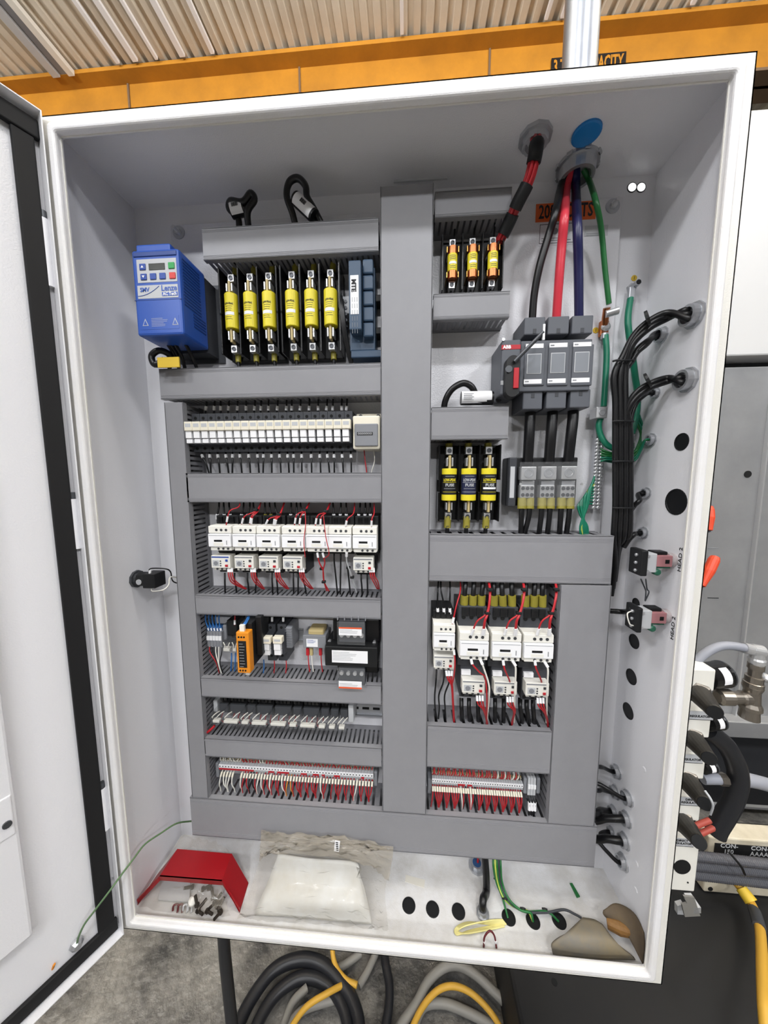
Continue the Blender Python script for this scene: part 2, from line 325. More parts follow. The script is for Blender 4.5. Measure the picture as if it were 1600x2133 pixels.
duct([(892, 1509), (1149, 1526), (1146, 1613), (888, 1597)], DP, True, 'grey horizontal wire duct below the four motor starters', pitch=.019, gap=.006)
# ================================================================ devices on the left half
num = ('first', 'second', 'third', 'fourth', 'fifth', 'sixth', 'seventh', 'eighth', 'ninth', 'tenth', 'eleventh', 'twelfth', 'thirteenth', 'fourteenth', 'fifteenth', 'sixteenth', 'seventeenth', 'eighteenth', 'nineteenth', 'last')
ords = ('first', 'second', 'third', 'fourth', 'fifth', 'sixth')
def cm(ox, oy, s): return lambda x, y: (ox+x/s, oy+y/s)
c1 = cm(0, 0, 2); c2 = cm(800, 0, 2); c3 = cm(250, 350, 2.807); c4 = cm(850, 350, 3.404); c5 = cm(850, 650, 3.404); c6 = cm(1180, 550, 3.678); c7 = cm(330, 750, 3.265)
c8 = cm(370, 1020, 3.556); c9 = cm(370, 1250, 3.556); c10 = cm(380, 1430, 3.556); c11 = cm(870, 1090, 3.721); c12 = cm(860, 1470, 3.478); c13 = cm(240, 1680, 2.667); c14 = cm(780, 1740, 2.581)
c15 = cm(1220, 1100, 3.95); c16 = cm(1220, 1560, 3.724); d1 = cm(1350, 1150, 6.096); d2 = cm(1400, 1480, 7.62); d3 = cm(1360, 1740, 5.43); d4 = cm(440, 1900, 2.286); e5 = cm(60, 700, 3.878); e4 = cm(0, 1600, 3.81); e6 = cm(140, 1150, 3.553)
def R(c, x0, y0, x1, y1, d): a = c(x0, y0); b = c(x1, y1); return rect(a[0], a[1], b[0], b[1], d)
def Pt(c, x, y, d): return pp(*c(x, y), d)
def slab(c, x0, y0, x1, y1, d, d0=0, b=.001, mb=None):     # box whose FRONT face covers the crop rectangle, from depth d back to d0
    xa, xb, za, zb = R(c, x0, y0, x1, y1, d); return (mb or MB()).box(xa, xb, YP-d, YP-d0, za, zb, b)
def sbox(xa, xb, za, zb, d, d0, b=.001, mb=None): return (mb or MB()).box(xa, xb, YP-d, YP-d0, za, zb, b)
def screw(x, z, d, r, parent, m='steel', h=.0015, name='screw', slot=True):
    o = MB().cyl((x, YP-d, z), (x, YP-d-h, z), r, n=12); o.build(name, m, parent)
def bars(xa, xb, z, d, n, gap, parent, m='print_grey', th=.0006, name='printed_lines', seed=1):
    rr = random.Random(seed); mb = MB()
    for i in range(n):
        e = xa+(xb-xa)*(.6+.4*rr.random()); mb.box(xa, e, YP-d-.0002, YP-d, z-i*gap-th, z-i*gap)
    mb.build(name, m, parent)
def W(c, pts, r, m, label, group, **k): return wire([Pt(c, *p) for p in pts], r, m, label, group, **k)
# ---- inverter drive
xa, xb, za, zb = rect4([(272, 521), (369, 517), (385, 696), (287, 700)], .116)
v = thing('variable_speed_drive', ((xa+xb)/2, YP, za), 'blue variable speed drive with keypad and vented sides', 'drive')
sbox(xa, xb, za, zb, .116, .04, .004).build('housing', 'vfd_blue', v)
sbox(xa+.006, xb-.018, zb-.002, zb+.012, .112, .045, .003).build('top_cap', 'vfd_blue', v)
sbox(xa+.004, xb-.004, zb-.012, zb-.004, .1175, .112, .001).build('brow', 'vfd_dark', v)
hs = MB()
hs.box(xa+.003, xb-.001, YP-.04, YP-.004, za-.004, zb-.006)
hs.build('heat_sink', 'charcoal', v); MB().box(xa, xb+.012, YP-.004, YP, za-.012, zb).build('foot_plate', 'dark_steel', v)
vs = MB()
for i in range(15):
    z = zb-.012-i*.0055; vs.box(xb-.0008, xb+.0008, YP-.108, YP-.06, z-.0016, z+.0006)
for i in range(5):
    z = za+.05-i*.0055; vs.box(xb-.0008, xb+.0008, YP-.085, YP-.048, z-.0016, z+.0006)
vs.build('vent_louvres', 'vfd_dark', v)['kind'] = 'stuff'
vs = MB()
for i in range(15):
    z = zb-.012-i*.0055; vs.box(xa-.0008, xa+.0008, YP-.108, YP-.06, z-.0016, z+.0006)
vs.build('vent_louvres', 'vfd_dark', v)['kind'] = 'stuff'
w = xb-xa; h = zb-za
def vx(u): return xa+w*u
def vz(t): return zb-h*t
kp = sbox(vx(.10), vx(.94), vz(.38), vz(.11), .1165, .115, .0004).build('keypad', 'light_grey', v)
sbox(vx(.36), vx(.70), vz(.24), vz(.165), .1172, .1163, .0003).build('display', 'lcd', kp)
for u, t, m in ((.23, .20, 'button_blue'), (.24, .315, 'button_blue'), (.44, .315, 'button_blue'), (.64, .315, 'button_blue'), (.84, .20, 'button_green'), (.85, .315, 'button_red')):
    sbox(vx(u-.065), vx(u+.065), vz(t+.036), vz(t-.036), .1180, .1163, .0008).build('button', m, kp)
for u, t, rot in ((.23, .20, 1), (.24, .315, -1)):
    MB().prism([(vx(u-.03), YP-.1181, vz(t)-.0018*rot), (vx(u+.03), YP-.1181, vz(t)-.0018*rot), (vx(u), YP-.1181, vz(t)+.0022*rot)], (0, -.0003, 0)).build('arrow', 'paper', kp)
lg = sbox(vx(.08), vx(.94), vz(.565), vz(.41), .1165, .115, .0004).build('logo_plate', 'light_grey', v)
text('Lenze', .0135, (vx(.76), YP-.1167, vz(.455)), 'vfd_blue', lg, width=w*.33, bold=.0003)
sbox(vx(.60), vx(.93), vz(.545), vz(.50), .1168, .1163, 0).build('logo_band', 'vfd_blue', lg)
text('AC Tech', .0075, (vx(.765), YP-.1171, vz(.5225)), 'paper', lg, width=w*.29, bold=.0002)
text('SMV', .010, (vx(.24), YP-.1167, vz(.465)), 'vfd_blue', lg, width=w*.2, bold=.0003)
sw = [Vector((vx(.09+.46*t), YP-.1167, vz(.535-.11*t*t))) for t in [i/8 for i in range(9)]]
MB().tube(sw, .0005, 5).build('logo_swoosh', 'vfd_blue', lg)
sbox(vx(-.0), vx(1), vz(.585), vz(.578), .1163, .115, 0).build('seam', 'vfd_dark', v)
wl = sbox(vx(.1), vx(.92), vz(.93), vz(.77), .1163, .115, 0).build('warning_panel', 'vfd_blue', v)
for u in (.2, .84):
    MB().prism([(vx(u-.065), YP-.1163, vz(.885)), (vx(u+.065), YP-.1163, vz(.885)), (vx(u), YP-.1163, vz(.80))], (0, -.0003, 0)).build('warning_triangle', 'light_grey', wl)
    MB().prism([(vx(u-.045), YP-.1166, vz(.878)), (vx(u+.045), YP-.1166, vz(.878)), (vx(u), YP-.1166, vz(.82))], (0, -.0003, 0)).build('triangle_field', 'vfd_blue', wl)
bars(vx(.33), vx(.70), vz(.80), .1163, 6, h*.018, wl, 'light_grey', th=.0005)
# drive cables and looped cable with yellow tag
for i, (u, t) in enumerate(((.25, 350), (.32, 372), (.42, 385), (.66, 410))):
    q = c3(0, 0); wire([(vx(u), YP-.07, za+.004), (vx(u)+.006, YP-.06, za-.018), (pp(t, 752, .045).x, YP-.045, za-.04), (pp(t, 752, .04).x+.002, YP-.035, za-.075)], .0036, 'wire_black', f'{num[i]} black motor lead from the left under the blue drive', 'leads under the blue drive', name='drive_lead')
P = [Pt(c3, *p) for p in ((262, 1120, .075), (205, 1150, .08), (185, 1100, .08), (225, 1068, .078), (280, 1085, .07), (310, 1130, .06))]
o = MB().tube(smooth(P), .006, 8).build('cable_loop', 'wire_black'); tag(o, 'short black cable loop with a yellow tag below the blue drive', 'cable')
slab(c3, 218, 1105, 345, 1165, .088, .085, .0004).build('tag', 'label_yellow', o)
# ---- fuses
def fuse(name, xc, z0, z1, d, r, zy0, zy1, capm, label, group, wrap=None, style=0):
    t = thing(name, (xc, YP-d, z0), label, 'fuse', group); y = YP-d
    MB().lathe((xc, y, zy0), (0, 0, 1), [(0, r*.96), (.001, r), (zy1-zy0-.001, r), (zy1-zy0, r*.96)], 24).build('barrel', 'fuse_yellow' if style != 3 else 'fuse_yellow', t)
    for a, b in ((z0, zy0), (zy1, z1)):
        if style == 1:
            MB().cyl((xc, y, a), (xc, y, b), r*.97, n=20).build('end_cap', capm, t)
        else:
            m = MB(); m.box(xc-.0022, xc+.0022, y-.0085, y+.006, a, b, .0006); m.build('blade', capm, t)
            m2 = MB()
            for s in (-1, 1): m2.box(xc+s*.0052-.0014, xc+s*.0052+.0014, y-.008, y+.012, (a+b)/2-abs(b-a)*.32, (a+b)/2+abs(b-a)*.32, .0004)
            m2.build('fuse_clip', 'steel', t)
    return t
def wraptext(s, size, xc, yc, z, r, m, parent, width=None, bold=0, name='lettering'):
    o = text(s, size, (xc, yc, z), m, parent, width=width, bold=bold, name=name); og = ORG[parent.name]
    for vv in o.data.vertices:
        x = vv.co.x-(xc-og.x); dy = vv.co.y-(yc-og.y); a = max(-1.4, min(1.4, x/r)); k = r+.0003+max(0, -dy)
        vv.co.x = xc-og.x+k*math.sin(a); vv.co.y = yc-og.y-k*math.cos(a)
    return o
def band(xc, yc, r, z0, z1, a0, a1, m, parent, name='label_band', n=10, e=.0002):
    vs = []; fs = []
    for i in range(n+1):
        a = a0+(a1-a0)*i/n
        for z in (z0, z1): vs.append((xc+(r+e)*math.sin(a), yc-(r+e)*math.cos(a), z))
    for i in range(n): fs.append((2*i, 2*i+2, 2*i+3, 2*i+1))
    return MB().add(vs, fs, True).build(name, m, parent)
def terminal(xc, z, d, parent, s=.006, d0=.018, dark='device_grey'):
    t = MB().box(xc-s, xc+s, YP-d, YP-d0, z-s*1.15, z+s*1.15, .0005).build('terminal', 'steel', parent)
    MB().lathe((xc, YP-d, z), (0, -1, 0), [(0, s*.72), (.0012, s*.72), (.0012, s*.45), (.0004, s*.42)], 14).build('terminal_screw', 'dark_steel', t)
tops = ((645, 640), (757, 638), (867, 632), (1002, 626), (1115, 620), (1228, 615)); bots = ((668, 1058), (775, 1052), (882, 1050), (1015, 1048), (1125, 1044), (1238, 1040))
ys0 = (740, 735, 725, 723, 716, 711); ys1 = (942, 942, 931, 932, 924, 921)
XF = []
for i in range(6):
    a = Pt(c3, *tops[i], .046); b = Pt(c3, *bots[i], .046); XF.append(((a.x+b.x)/2, a.z, b.z))
zt = sum(q[1] for q in XF)/6; zb_ = sum(q[2] for q in XF)/6
for g in (0, 1):
    xs = [q[0] for q in XF[3*g:3*g+3]]; p = (xs[2]-xs[0])/2
    t = thing('fuse_block', (xs[1], YP, zb_-.02), ('left' if g == 0 else 'right')+' black three-pole fuse block holding three long yellow fuses', 'fuse block', 'black fuse blocks under the top left duct')
    MB().box(xs[0]-p*.52, xs[2]+p*.52, YP-.02, YP, zb_-.016, zt+.016, .002).build('base', 'black', t)
    for k in range(4):
        xw = xs[0]-p*.5+k*p; m = MB()
        for za_, zc_ in ((zb_-.014, zb_+.065), (zt-.075, zt+.014)): m.box(xw-.0016, xw+.0016, YP-.056, YP-.02, za_, zc_, .001)
        m.build('barrier', 'black_gloss', t)
    for xc in xs: terminal(xc, zt, .046, t); terminal(xc, zb_, .046, t)
zy0 = sum(Pt(c3, 650, y, .058).z for y in ys1)/6; zy1 = sum(Pt(c3, 650, y, .058).z for y in ys0)/6
for i, (xc, _, _) in enumerate(XF):
    t = fuse('cartridge_fuse', xc, zb_+.010, zt-.010, .046, .0132, zy0, zy1, 'tan', f'long yellow cartridge fuse, {ords[i]} from the blue drive in the row of six', 'six long yellow fuses')
    H_ = zy1-zy0; y = YP-.046
    wraptext('LOW-PEAK', .0048, xc, y, zy0+H_*.68, .0132, 'print', t, width=.017, bold=.0001)
    band(xc, y, .0132, zy0+H_*.36, zy0+H_*.45, -.75, .75, 'paper', t)
    for k in range(7):
        if k in (3, 4): continue
        z = zy0+H_*(.60-.06*k); band(xc, y, .0132, z, z+.0007, -.55, .5-.06*(k % 3), 'print', t, 'printed_lines', 4)
    z = zt+.012; wire([(xc, YP-.03, zb_-.006), (xc+.001, YP-.032, zb_-.022), (xc+.002, YP-.03, zb_-.06)], .0034, 'wire_black', f'black lead with yellowed sleeve below the {ords[i]} long yellow fuse', 'leads under the six yellow fuses', marks=(.3,), mm='sleeve', mlen=.016, name='fuse_lead')
    wire([(xc, YP-.03, zt+.006), (xc+.002, YP-.03, zt+.03), (xc-.006, YP-.028, zt+.06)], .0034, 'wire_black', f'black lead with yellowed sleeve above the {ords[i]} long yellow fuse', 'leads above the six yellow fuses', marks=(.35,), mm='sleeve', mlen=.014, name='fuse_lead')
# ---- line reactor
xa, xb, za, zb = R(c3, 1340, 528, 1478, 1040, .075)
t = thing('line_reactor', ((xa+xb)/2, YP, za), 'blue-grey encapsulated line reactor standing beside the centre duct', 'reactor')
sbox(xa-.004, xb+.002, za, zb, .05, 0, .003).build('case', 'mte_blue', t)
m = sbox(xa, xa+(xb-xa)*.52, za+.028, zb-.004, .078, .05, .002); m.build('front_rib', 'mte_blue', t)
m = MB()
for k in range(5):
    z = za+.02+k*(zb-za-.03)/4.4; sbox(xa+(xb-xa)*.55, xb, z, z+.026, .066, .05, .003, m)
m.build('coil_bumps', 'mte_blue', t)
lb = sbox(xa+.003, xa+(xb-xa)*.42, za+.055, zb-.03, .0785, .077, .0002).build('nameplate', 'paper', t)
RV = Matrix(((0, 1, 0), (0, 0, -1), (-1, 0, 0))).to_4x4()
text('MTE', .0115, (xa+(xb-xa)*.21, YP-.0788, zb-.048), 'print', lb, mx=RV, bold=.0005)
m = MB()
for k in range(3):
    for j in range(6): x = xa+.006+k*.0045; z = zb-.068-j*.011; m.box(x, x+.0008, YP-.0787, YP-.0784, z-.008, z)
m.build('printed_lines', 'print_grey', lb)
sbox(xa-.022, xa-.004, za+.075, zb-.045, .04, .0, .001).build('terminal_board', 'light_grey', t)
for k in range(7): screw(xa-.013, zb-.055-k*.0115, .04, .003, t, 'dark_steel')
sbox(xa-.002, xb+.016, za-.012, za+.002, .05, 0, .002).build('foot', 'mte_blue', t)
for k in (.3, .7): sbox(xb, xb+.014, za+(zb-za)*k-.007, za+(zb-za)*k+.007, .03, 0, .002).build('mounting_lug', 'black', t)
for k in range(5):
    W(c3, [(1275+k*7, 690+20*k, .045), (1290+k*5, 850, .055), (1310+k*5, 1000, .05), (1345+k*4, 1140, .04)], .0022, 'wire_black', f'{ords[k]} thin black lead from the left beside the blue-grey reactor', 'leads beside the reactor', name='reactor_lead')
# ---- coiled cables with white paper tags above the top duct
for nm, pts, lab in ((0, ((700, 400, .03), (690, 285, .04), (640, 240, .045), (650, 195, .05), (720, 200, .055), (765, 150, .058), (785, 185, .055), (745, 260, .05), (760, 400, .03)), 'knotted black cable with white paper tags poking out above the top duct'),
                     (1, ((1040, 400, .03), (1010, 270, .045), (975, 165, .052), (990, 85, .056), (1040, 60, .058), (1085, 105, .056), (1095, 170, .052), (1140, 250, .045), (1210, 390, .03)), 'tall arching black cable loop with a barcode tag above the top duct')):
    P = [Pt(c3, *p) for p in pts]; o = MB().tube(smooth(P), .0062, 8).build('cable_loop', 'wire_black'); tag(o, lab, 'cable')
for c, (x, y), ang, sz, nm in ((c3, (672, 215), -.15, (.028, .022), 0), (c3, (1070, 200), .75, (.050, .020), 1)):
    q = Pt(c, x, y, .058); mx = Matrix.Translation(q) @ Matrix.Rotation(ang, 4, 'Y')
    o = MB().cyl(mx @ Vector((-sz[0]/2, .012, 0)), mx @ Vector((sz[0]/2, .012, 0)), .0125, n=16).build('cable_coil', 'wire_black')
    tag(o, ('knotted' if nm == 0 else 'thick slanting')+' black cable coil wrapped in a white tag above the top duct', 'cable')
    tm = MB(); n = 8
    vs = []
    for i in range(n+1):
        a = -1.1+2.0*i/n
        for s in (-1, 1): vs.append(mx @ Vector((s*sz[0]*.42, .012-.0129*math.cos(a), .0129*math.sin(a))))
    tm.add(vs, [(2*i, 2*i+2, 2*i+3, 2*i+1) for i in range(n)], True); tm.build('paper_tag', 'paper', o)
    bc = MB()
    for i in range(9): bc.obox(mx @ Matrix.Translation((-.006+i*.0014, -.0012, .001)), .0006 if i % 3 else .001, .0006, .007)
    bc.build('barcode', 'print', o)
# ---- miniature circuit breakers
b0 = Pt(c7, 170, 420, .072); b1 = Pt(c7, 1305, 398, .072); pit = (b1.x-b0.x)/20
zz = [(q, sum(Pt(c7, x, y, d).z for x, y in ((250, l), (1240, r)))/2) for q, l, r, d in (('t', 368, 345, .045), ('l0', 421, 397, .072), ('l1', 482, 464, .072), ('h', 536, 522, .066), ('s', 568, 552, .066), ('b', 630, 612, .045))]
Z = dict(zz)
def brk2(xa, w, Z, label, group):
    xb = xa+w; z0, z1, z2, z3, zT, zB = Z['l0'], Z['l1'], Z['h'], Z['s'], Z['t'], Z['b']
    t = thing('circuit_breaker', (xa+w/2, YP, zB), label, 'circuit breaker', group); e = .0003
    pr = [(YP, zB), (YP-.045, zB), (YP-.045, z3-.004), (YP-.060, z3-.002), (YP-.060, z0), (YP-.045, z0+.002), (YP-.045, zT), (YP, zT)]
    MB().prism([(xa+e, y, z) for y, z in pr], (w-2*e, 0, 0)).build('body', 'charcoal', t)
    f = MB().box(xa+e*.5, xb-e*.5, YP-.072, YP-.058, z1, z0, .0012).build('label_face', 'ivory', t)
    MB().box(xa+w*.16, xb-w*.16, YP-.0722, YP-.0716, (z0+z1)/2-.002, z0-.004, 0).build('printed_label', 'light_grey', f)
    MB().box(xa+w*.02, xb-w*.24, YP-.069, YP-.058, z2+.0006, z1, .0008).build('toggle', 'paper', t)
    MB().box(xa+w*.02, xb-w*.24, YP-.067, YP-.058, z3, z2-.0006, .0005).build('circuit_tag', 'paper', t)
    for z in ((zT+z0)/2+.001, (zB+z3)/2-.001): MB().cyl((xa+w*.45, YP-.0449, z), (xa+w*.45, YP-.0455, z), .0032, n=10).build('screw_hole', 'hole', t)
    return t
pb = None
for i in range(20):
    lab = f'{num[i]} white-faced circuit breaker from the left in the row of twenty'
    if pb is None: pb = brk2(b0.x, pit, Z, lab, 'row of twenty breakers')
    else: dup(pb, (b0.x+pit*(i+.5), YP, Z['b']), lab)
for i, x in enumerate((325, 380, 422, 478, 537, 595, 655, 697, 747, 810, 870, 905, 965, 1025, 1085, 1145, 1185, 1245, 1280)):
    W(c7, [(x+4, 230, .03), (x+2, 300, .032), (x-2+4*(i % 3-1), 365, .028)], .0019, 'wire_black', f'{num[i]} sleeved black wire from the left entering the row of twenty breakers from above', 'feed wires above the breakers', marks=(.72,), mlen=.009, name='feed_wire')
for i, (x, y) in enumerate(((300, 350), (350, 358), (405, 420), (460, 480), (505, 503), (555, 570), (615, 628), (675, 686), (715, 712), (770, 772), (825, 835), (880, 890), (920, 921), (975, 976), (1040, 1043), (1098, 1105), (1150, 1166), (1195, 1197), (1250, 1259), (1310, 1313))):
    W(c7, [(x-3, 600, .03), (x, 655, .036), ((x+y)/2, 705, .04), (y, 790, .035)], .0019, 'wire_black', f'{num[i]} black wire from the left dropping from the row of twenty breakers', 'load wires under the breakers', marks=(.38,), mlen=.008, name='load_wire')
# ---- hour counter
xa, xb, za, zb = R(c7, 1322, 377, 1508, 606, .06)
t = thing('counter_meter', ((xa+xb)/2, YP, za), 'cream and grey square counter mounted right of the breakers', 'counter')
sbox(xa, xb, za, zb, .06, 0, .003).build('case', 'ivory', t)
sbox(xa+.004, xb-.004, za+.0055, zb-.016, .064, .058, .002).build('face', 'mid_grey', t)
w_ = sbox(xa+.009, xb-.014, (za+zb)/2-.006, (za+zb)/2, .0645, .063, 0).build('digit_window', 'print', t)
text('0000000', .0055, ((xa+xb)/2-.0025, YP-.0648, (za+zb)/2-.003), 'light_grey', w_, width=(xb-xa)*.5)
for x in (xa+.012, xb-.006): screw(x, zb+.004, .03, .004, t, 'dark_steel')
sbox(xa+.003, xb, zb, zb+.009, .03, 0, .001).build('mounting_ear', 'ivory', t)
for x0, x1, m, nm in ((1398, 1416, 'wire_red', 'red'), (1463, 1450, 'wire_white', 'white')):
    W(c7, [(x0, 600, .03), (x0+8, 680, .035), (x1, 760, .035), (x1, 790, .03)], .0012, m, f'thin {nm} wire hanging from the cream counter', None, name='counter_wire')
# ---- contactors
def contactor(xa, w, zt, h, label, group, dF=.086, big=0):
    xb = xa+w; zb = zt-h
    t = thing('contactor', (xa+w/2, YP, zb), label, 'contactor', group)
    ext = .018 if not big else .041
    sbox(xa+w*.02, xb+w*.02, zb-.010 if not big else zb-.028, zt+ext, .055 if not big else .070, 0, .0012).build('base', 'black' if not big else 'charcoal', t)
    tm = MB()
    for k in range(3):
        x = xa+w*(.24+.26*k)
        if not big: sbox(x-w*.09, x+w*.09, zt+.002, zt+ext-.003, .059, .055, .0005, tm)
        else: sbox(x-w*.115, x+w*.115, zt+ext-.020, zt+ext-.002, .073, .07, .0005, tm)
    tm.build('terminal_shroud', 'black_gloss' if not big else 'black', t)
    if big:
        for k in range(3): MB().cyl((xa+w*(.2+.28*k), YP-.07, zt+.018), (xa+w*(.2+.28*k), YP-.0708, zt+.018), .0042, n=12).build('screw_hole', 'hole', t)
        for k in range(3): MB().cyl((xa+w*(.2+.28*k), YP-.07, zb-.012), (xa+w*(.2+.28*k), YP-.0708, zb-.012), .0042, n=12).build('screw_hole', 'hole', t)
    f = sbox(xa, xb, zb, zt, dF-.008, .045, .0015).build('front_cover', 'off_white', t)
    u = sbox(xa, xb, zt-h*.30, zt-.001, dF-.003, dF-.012, .0012).build('upper_terminal_strip', 'off_white', t)
    m = sbox(xa+w*.01, xb-w*.01, zb+h*.16, zt-h*.32, dF, dF-.012, .0012).build('middle_face', 'paper', t)
    l = sbox(xa+w*.05, xb-w*.03, zb, zb+h*.15, dF-.004, dF-.012, .0008).build('lower_terminal_strip', 'off_white', t)
    for k in range(3):
        MB().cyl((xa+w*(.36+.21*k), YP-dF+.0031, zt-h*.17), (xa+w*(.36+.21*k), YP-dF+.0024, zt-h*.17), w*.055, n=12).build('coil_screw', 'dark_steel', u)
        MB().cyl((xa+w*(.40+.21*k), YP-dF+.0041, zb+h*.075), (xa+w*(.40+.21*k), YP-dF+.0034, zb+h*.075), w*.05, n=12).build('coil_screw', 'dark_steel', l)
    sbox(xa+w*.05, xb-w*.05, zt-h*.385, zt-h*.37, dF+.0003, dF-.001, 0).build('brand_line', 'print_grey', m)
    sbox(xa+w*.27, xa+w*.62, zb+h*.37, zb+h*.445, dF+.0005, dF-.001, 0).build('indicator_slot', 'black', m)
    sbox(xa+w*.24, xa+w*.66, zb+h*.21, zb+h*.33, dF+.0004, dF-.001, 0).build('label_plate', 'off_white', m)
    sbox(xa+w*.80, xa+w*.83, zb+h*.25, zb+h*.42, dF+.0003, dF-.001, 0).build('side_mark', 'print_grey', m)
    return t
def overload(xa, w, zt, h, label, group, dF=.076, stripe=None, top=True):
    xb = xa+w; zb = zt-h; t = thing('overload_relay', (xa+w/2, YP, zb-.008), label, 'overload relay', group)
    sbox(xa+w*.1, xb+w*.04, zb-.009, zt+.007, dF-.022, 0, .001).build('base', 'black', t)
    f = sbox(xa, xb, zb+h*.18, zt, dF, .045, .0012).build('front_cover', 'off_white', t)
    l = sbox(xa+w*.06, xb, zb, zb+h*.18, dF-.005, .045, .0008).build('terminal_strip', 'off_white', t)
    for k in range(3): MB().cyl((xa+w*(.24+.25*k), YP-dF+.0049, zb+h*.09), (xa+w*(.24+.25*k), YP-dF+.0042, zb+h*.09), w*.06, n=10).build('terminal_screw', 'dark_steel', l)
    sbox(xa+w*.03, xb-w*.06, zt-h*.14, zt-h*.06, dF+.0003, dF-.001, 0).build('brand_stripe', stripe or 'print_grey', f)
    sbox(xa+w*.08, xa+w*.42, zb+h*.30, zb+h*.70, dF+.0004, dF-.001, 0).build('dial_window', 'light_grey', f)
    MB().cyl((xa+w*.25, YP-dF, zb+h*.5), (xa+w*.25, YP-dF-.0012, zb+h*.5), w*.11, n=12).build('setting_dial', 'mid_grey', f)
    mm = MB()
    for k in range(3): sbox(xa+w*.46, xa+w*.53, zb+h*(.30+.15*k), zb+h*(.38+.15*k), dF+.0004, dF-.001, 0, mm)
    mm.build('switch_marks', 'charcoal', f)
    sbox(xa+w*.76, xa+w*.88, zb+h*.62, zb+h*.76, dF+.0015, dF-.001, .0005).build('reset_button', 'button_blue' if stripe else 'charcoal', f)
    sbox(xa+w*.74, xa+w*.88, zb+h*.28, zb+h*.42, dF+.0018, dF-.001, .0005).build('stop_button', 'red', f)
    return t
CL = [(220, 265), (400, 265), (578, 268), (765, 270), (925, 275), (1105, 280), (1293, 280)]
zt = sum(Pt(c8, x, y, .086).z for x, y in CL)/7; zb = sum(Pt(c8, x, y, .086).z for x, y in ((300, 451), (660, 457), (1180, 470)))/3; h = zt-zb
cw = Pt(c8, 390, 300, .086).x-Pt(c8, 220, 300, .086).x
first = None
for i, (x, y) in enumerate(CL):
    lab = f'{ords[i] if i < 6 else "last"} small white and black contactor from the left in the row of seven'
    xa = Pt(c8, x, 300, .086).x
    if i == 4: xa = XC+cw+.0012
    XC = xa
    if first is None: first = contactor(xa, cw, zt, h, lab, 'row of seven small contactors')
    else: dup(first, (xa+cw/2, YP, zb), lab)
zo = sum(Pt(c8, x, y, .076).z for x, y in ((300, 487), (660, 492), (1380, 508)))/3; ho = zo-sum(Pt(c8, x, y, .076).z for x, y in ((300, 600), (660, 607), (1380, 622)))/3; ow = Pt(c8, 388, 520, .076).x-Pt(c8, 248, 520, .076).x
OL = (248, 420, 600, 778, 1300); f2 = None
for i, x in enumerate(OL):
    lab = ('white overload relay with a blue stripe under the first contactor', 'white overload relay under the second contactor of the row', 'white overload relay under the third contactor of the row', 'white overload relay under the fourth contactor of the row', 'white overload relay under the last contactor of the row')[i]
    xa = Pt(c8, x, 520, .076).x
    if i == 0: overload(xa, ow, zo, ho, lab, 'overload relays in the row of seven', stripe='button_blue')
    elif f2 is None: f2 = overload(xa, ow, zo, ho, lab, 'overload relays in the row of seven')
    else: dup(f2, (xa+ow/2, YP, zo-ho-.008), lab)
g = 'black phase wires above the row of seven contactors'; lb = 'black phase wire with a sleeve dropping from the duct onto a small contactor'
for k_, (a, b, mm) in enumerate(((305, 295, 0), (340, 345, 0), (380, 388, 0), (487, 475, 0), (533, 520, 0), (560, 567, 0), (645, 650, 1), (680, 690, 1), (720, 740, 1), (840, 838, 0), (880, 886, 0), (910, 930, 0), (1150, 1157, 0), (1208, 1205, 0), (1247, 1250, 0), (1350, 1342, 0), (1390, 1388, 0), (1425, 1428, 0))):
    W(c8, [(a, 60, .03), (a+2, 120, .04), (b, 190, .045), (b, 232, .042)], .0019, 'wire_black', f'{num[k_]} sleeved black phase wire from the left above the row of seven contactors', g, marks=(.75,), mm='sleeve' if mm else 'paper', mlen=.011, name='phase_wire')
g = 'red coil wires above the row of seven contactors'
for k_, pts in enumerate((((460, 60), (455, 125), (385, 160), (360, 262)), ((625, 60), (590, 150), (500, 195), (474, 255)), ((632, 60), (590, 155), (550, 190), (535, 255)), ((628, 60), (596, 158), (556, 200), (546, 255)),
            ((800, 60), (755, 180), (680, 215), (652, 258)), ((806, 60), (760, 182), (722, 215), (712, 255)), ((796, 60), (762, 186), (735, 215), (722, 262)),
            ((990, 60), (945, 150), (885, 185), (866, 262)), ((996, 60), (950, 152), (915, 190), (902, 262)), ((1140, 60), (1100, 160), (1040, 190), (1020, 265)), ((1146, 60), (1105, 162), (1065, 200), (1058, 265)),
            ((1312, 60), (1305, 170), (1260, 215), (1244, 275)), ((1455, 60), (1456, 170), (1440, 215), (1435, 275)))):
    W(c8, [pts[0]+(.03,), pts[1]+(.07,), pts[2]+(.083,), pts[3]+(.081,)], .0012, 'wire_red', f'{num[k_]} red coil wire from the left above the row of seven contactors', g, marks=(.93,), mlen=.012, name='coil_wire')
for pts, lab in ((((945, 160, .075), (948, 260, .092), (936, 380, .093), (945, 500, .09)), 'long thin red wire looping down between the fourth and fifth contactors'), (((1080, 190, .08), (1098, 350, .093), (1122, 470, .092), (1095, 505, .09)), 'long thin red wire curling below the fifth contactor')):
    W(c8, pts, .0009, 'wire_red', lab, None, name='coil_wire')
for k, (x, y) in enumerate(((582, 150), (748, 184), (940, 150), (1100, 160), (1068, 585), (1083, 682), (1265, 577), (1293, 648))):
    q = Pt(c8, x, y, .072 if k < 4 else .06); o = MB().box(q.x-.004, q.x+.004, q.y-.004, q.y+.004, q.z-.0025, q.z+.0025, .001).build('cable_tie', 'black'); tag(o, 'small black cable tie around wires in the contactor row', 'cable tie', 'ties in the contactor row')
g = 'red control wires under the overload relays'; lb = 'red control wire curving from an overload relay into the duct'
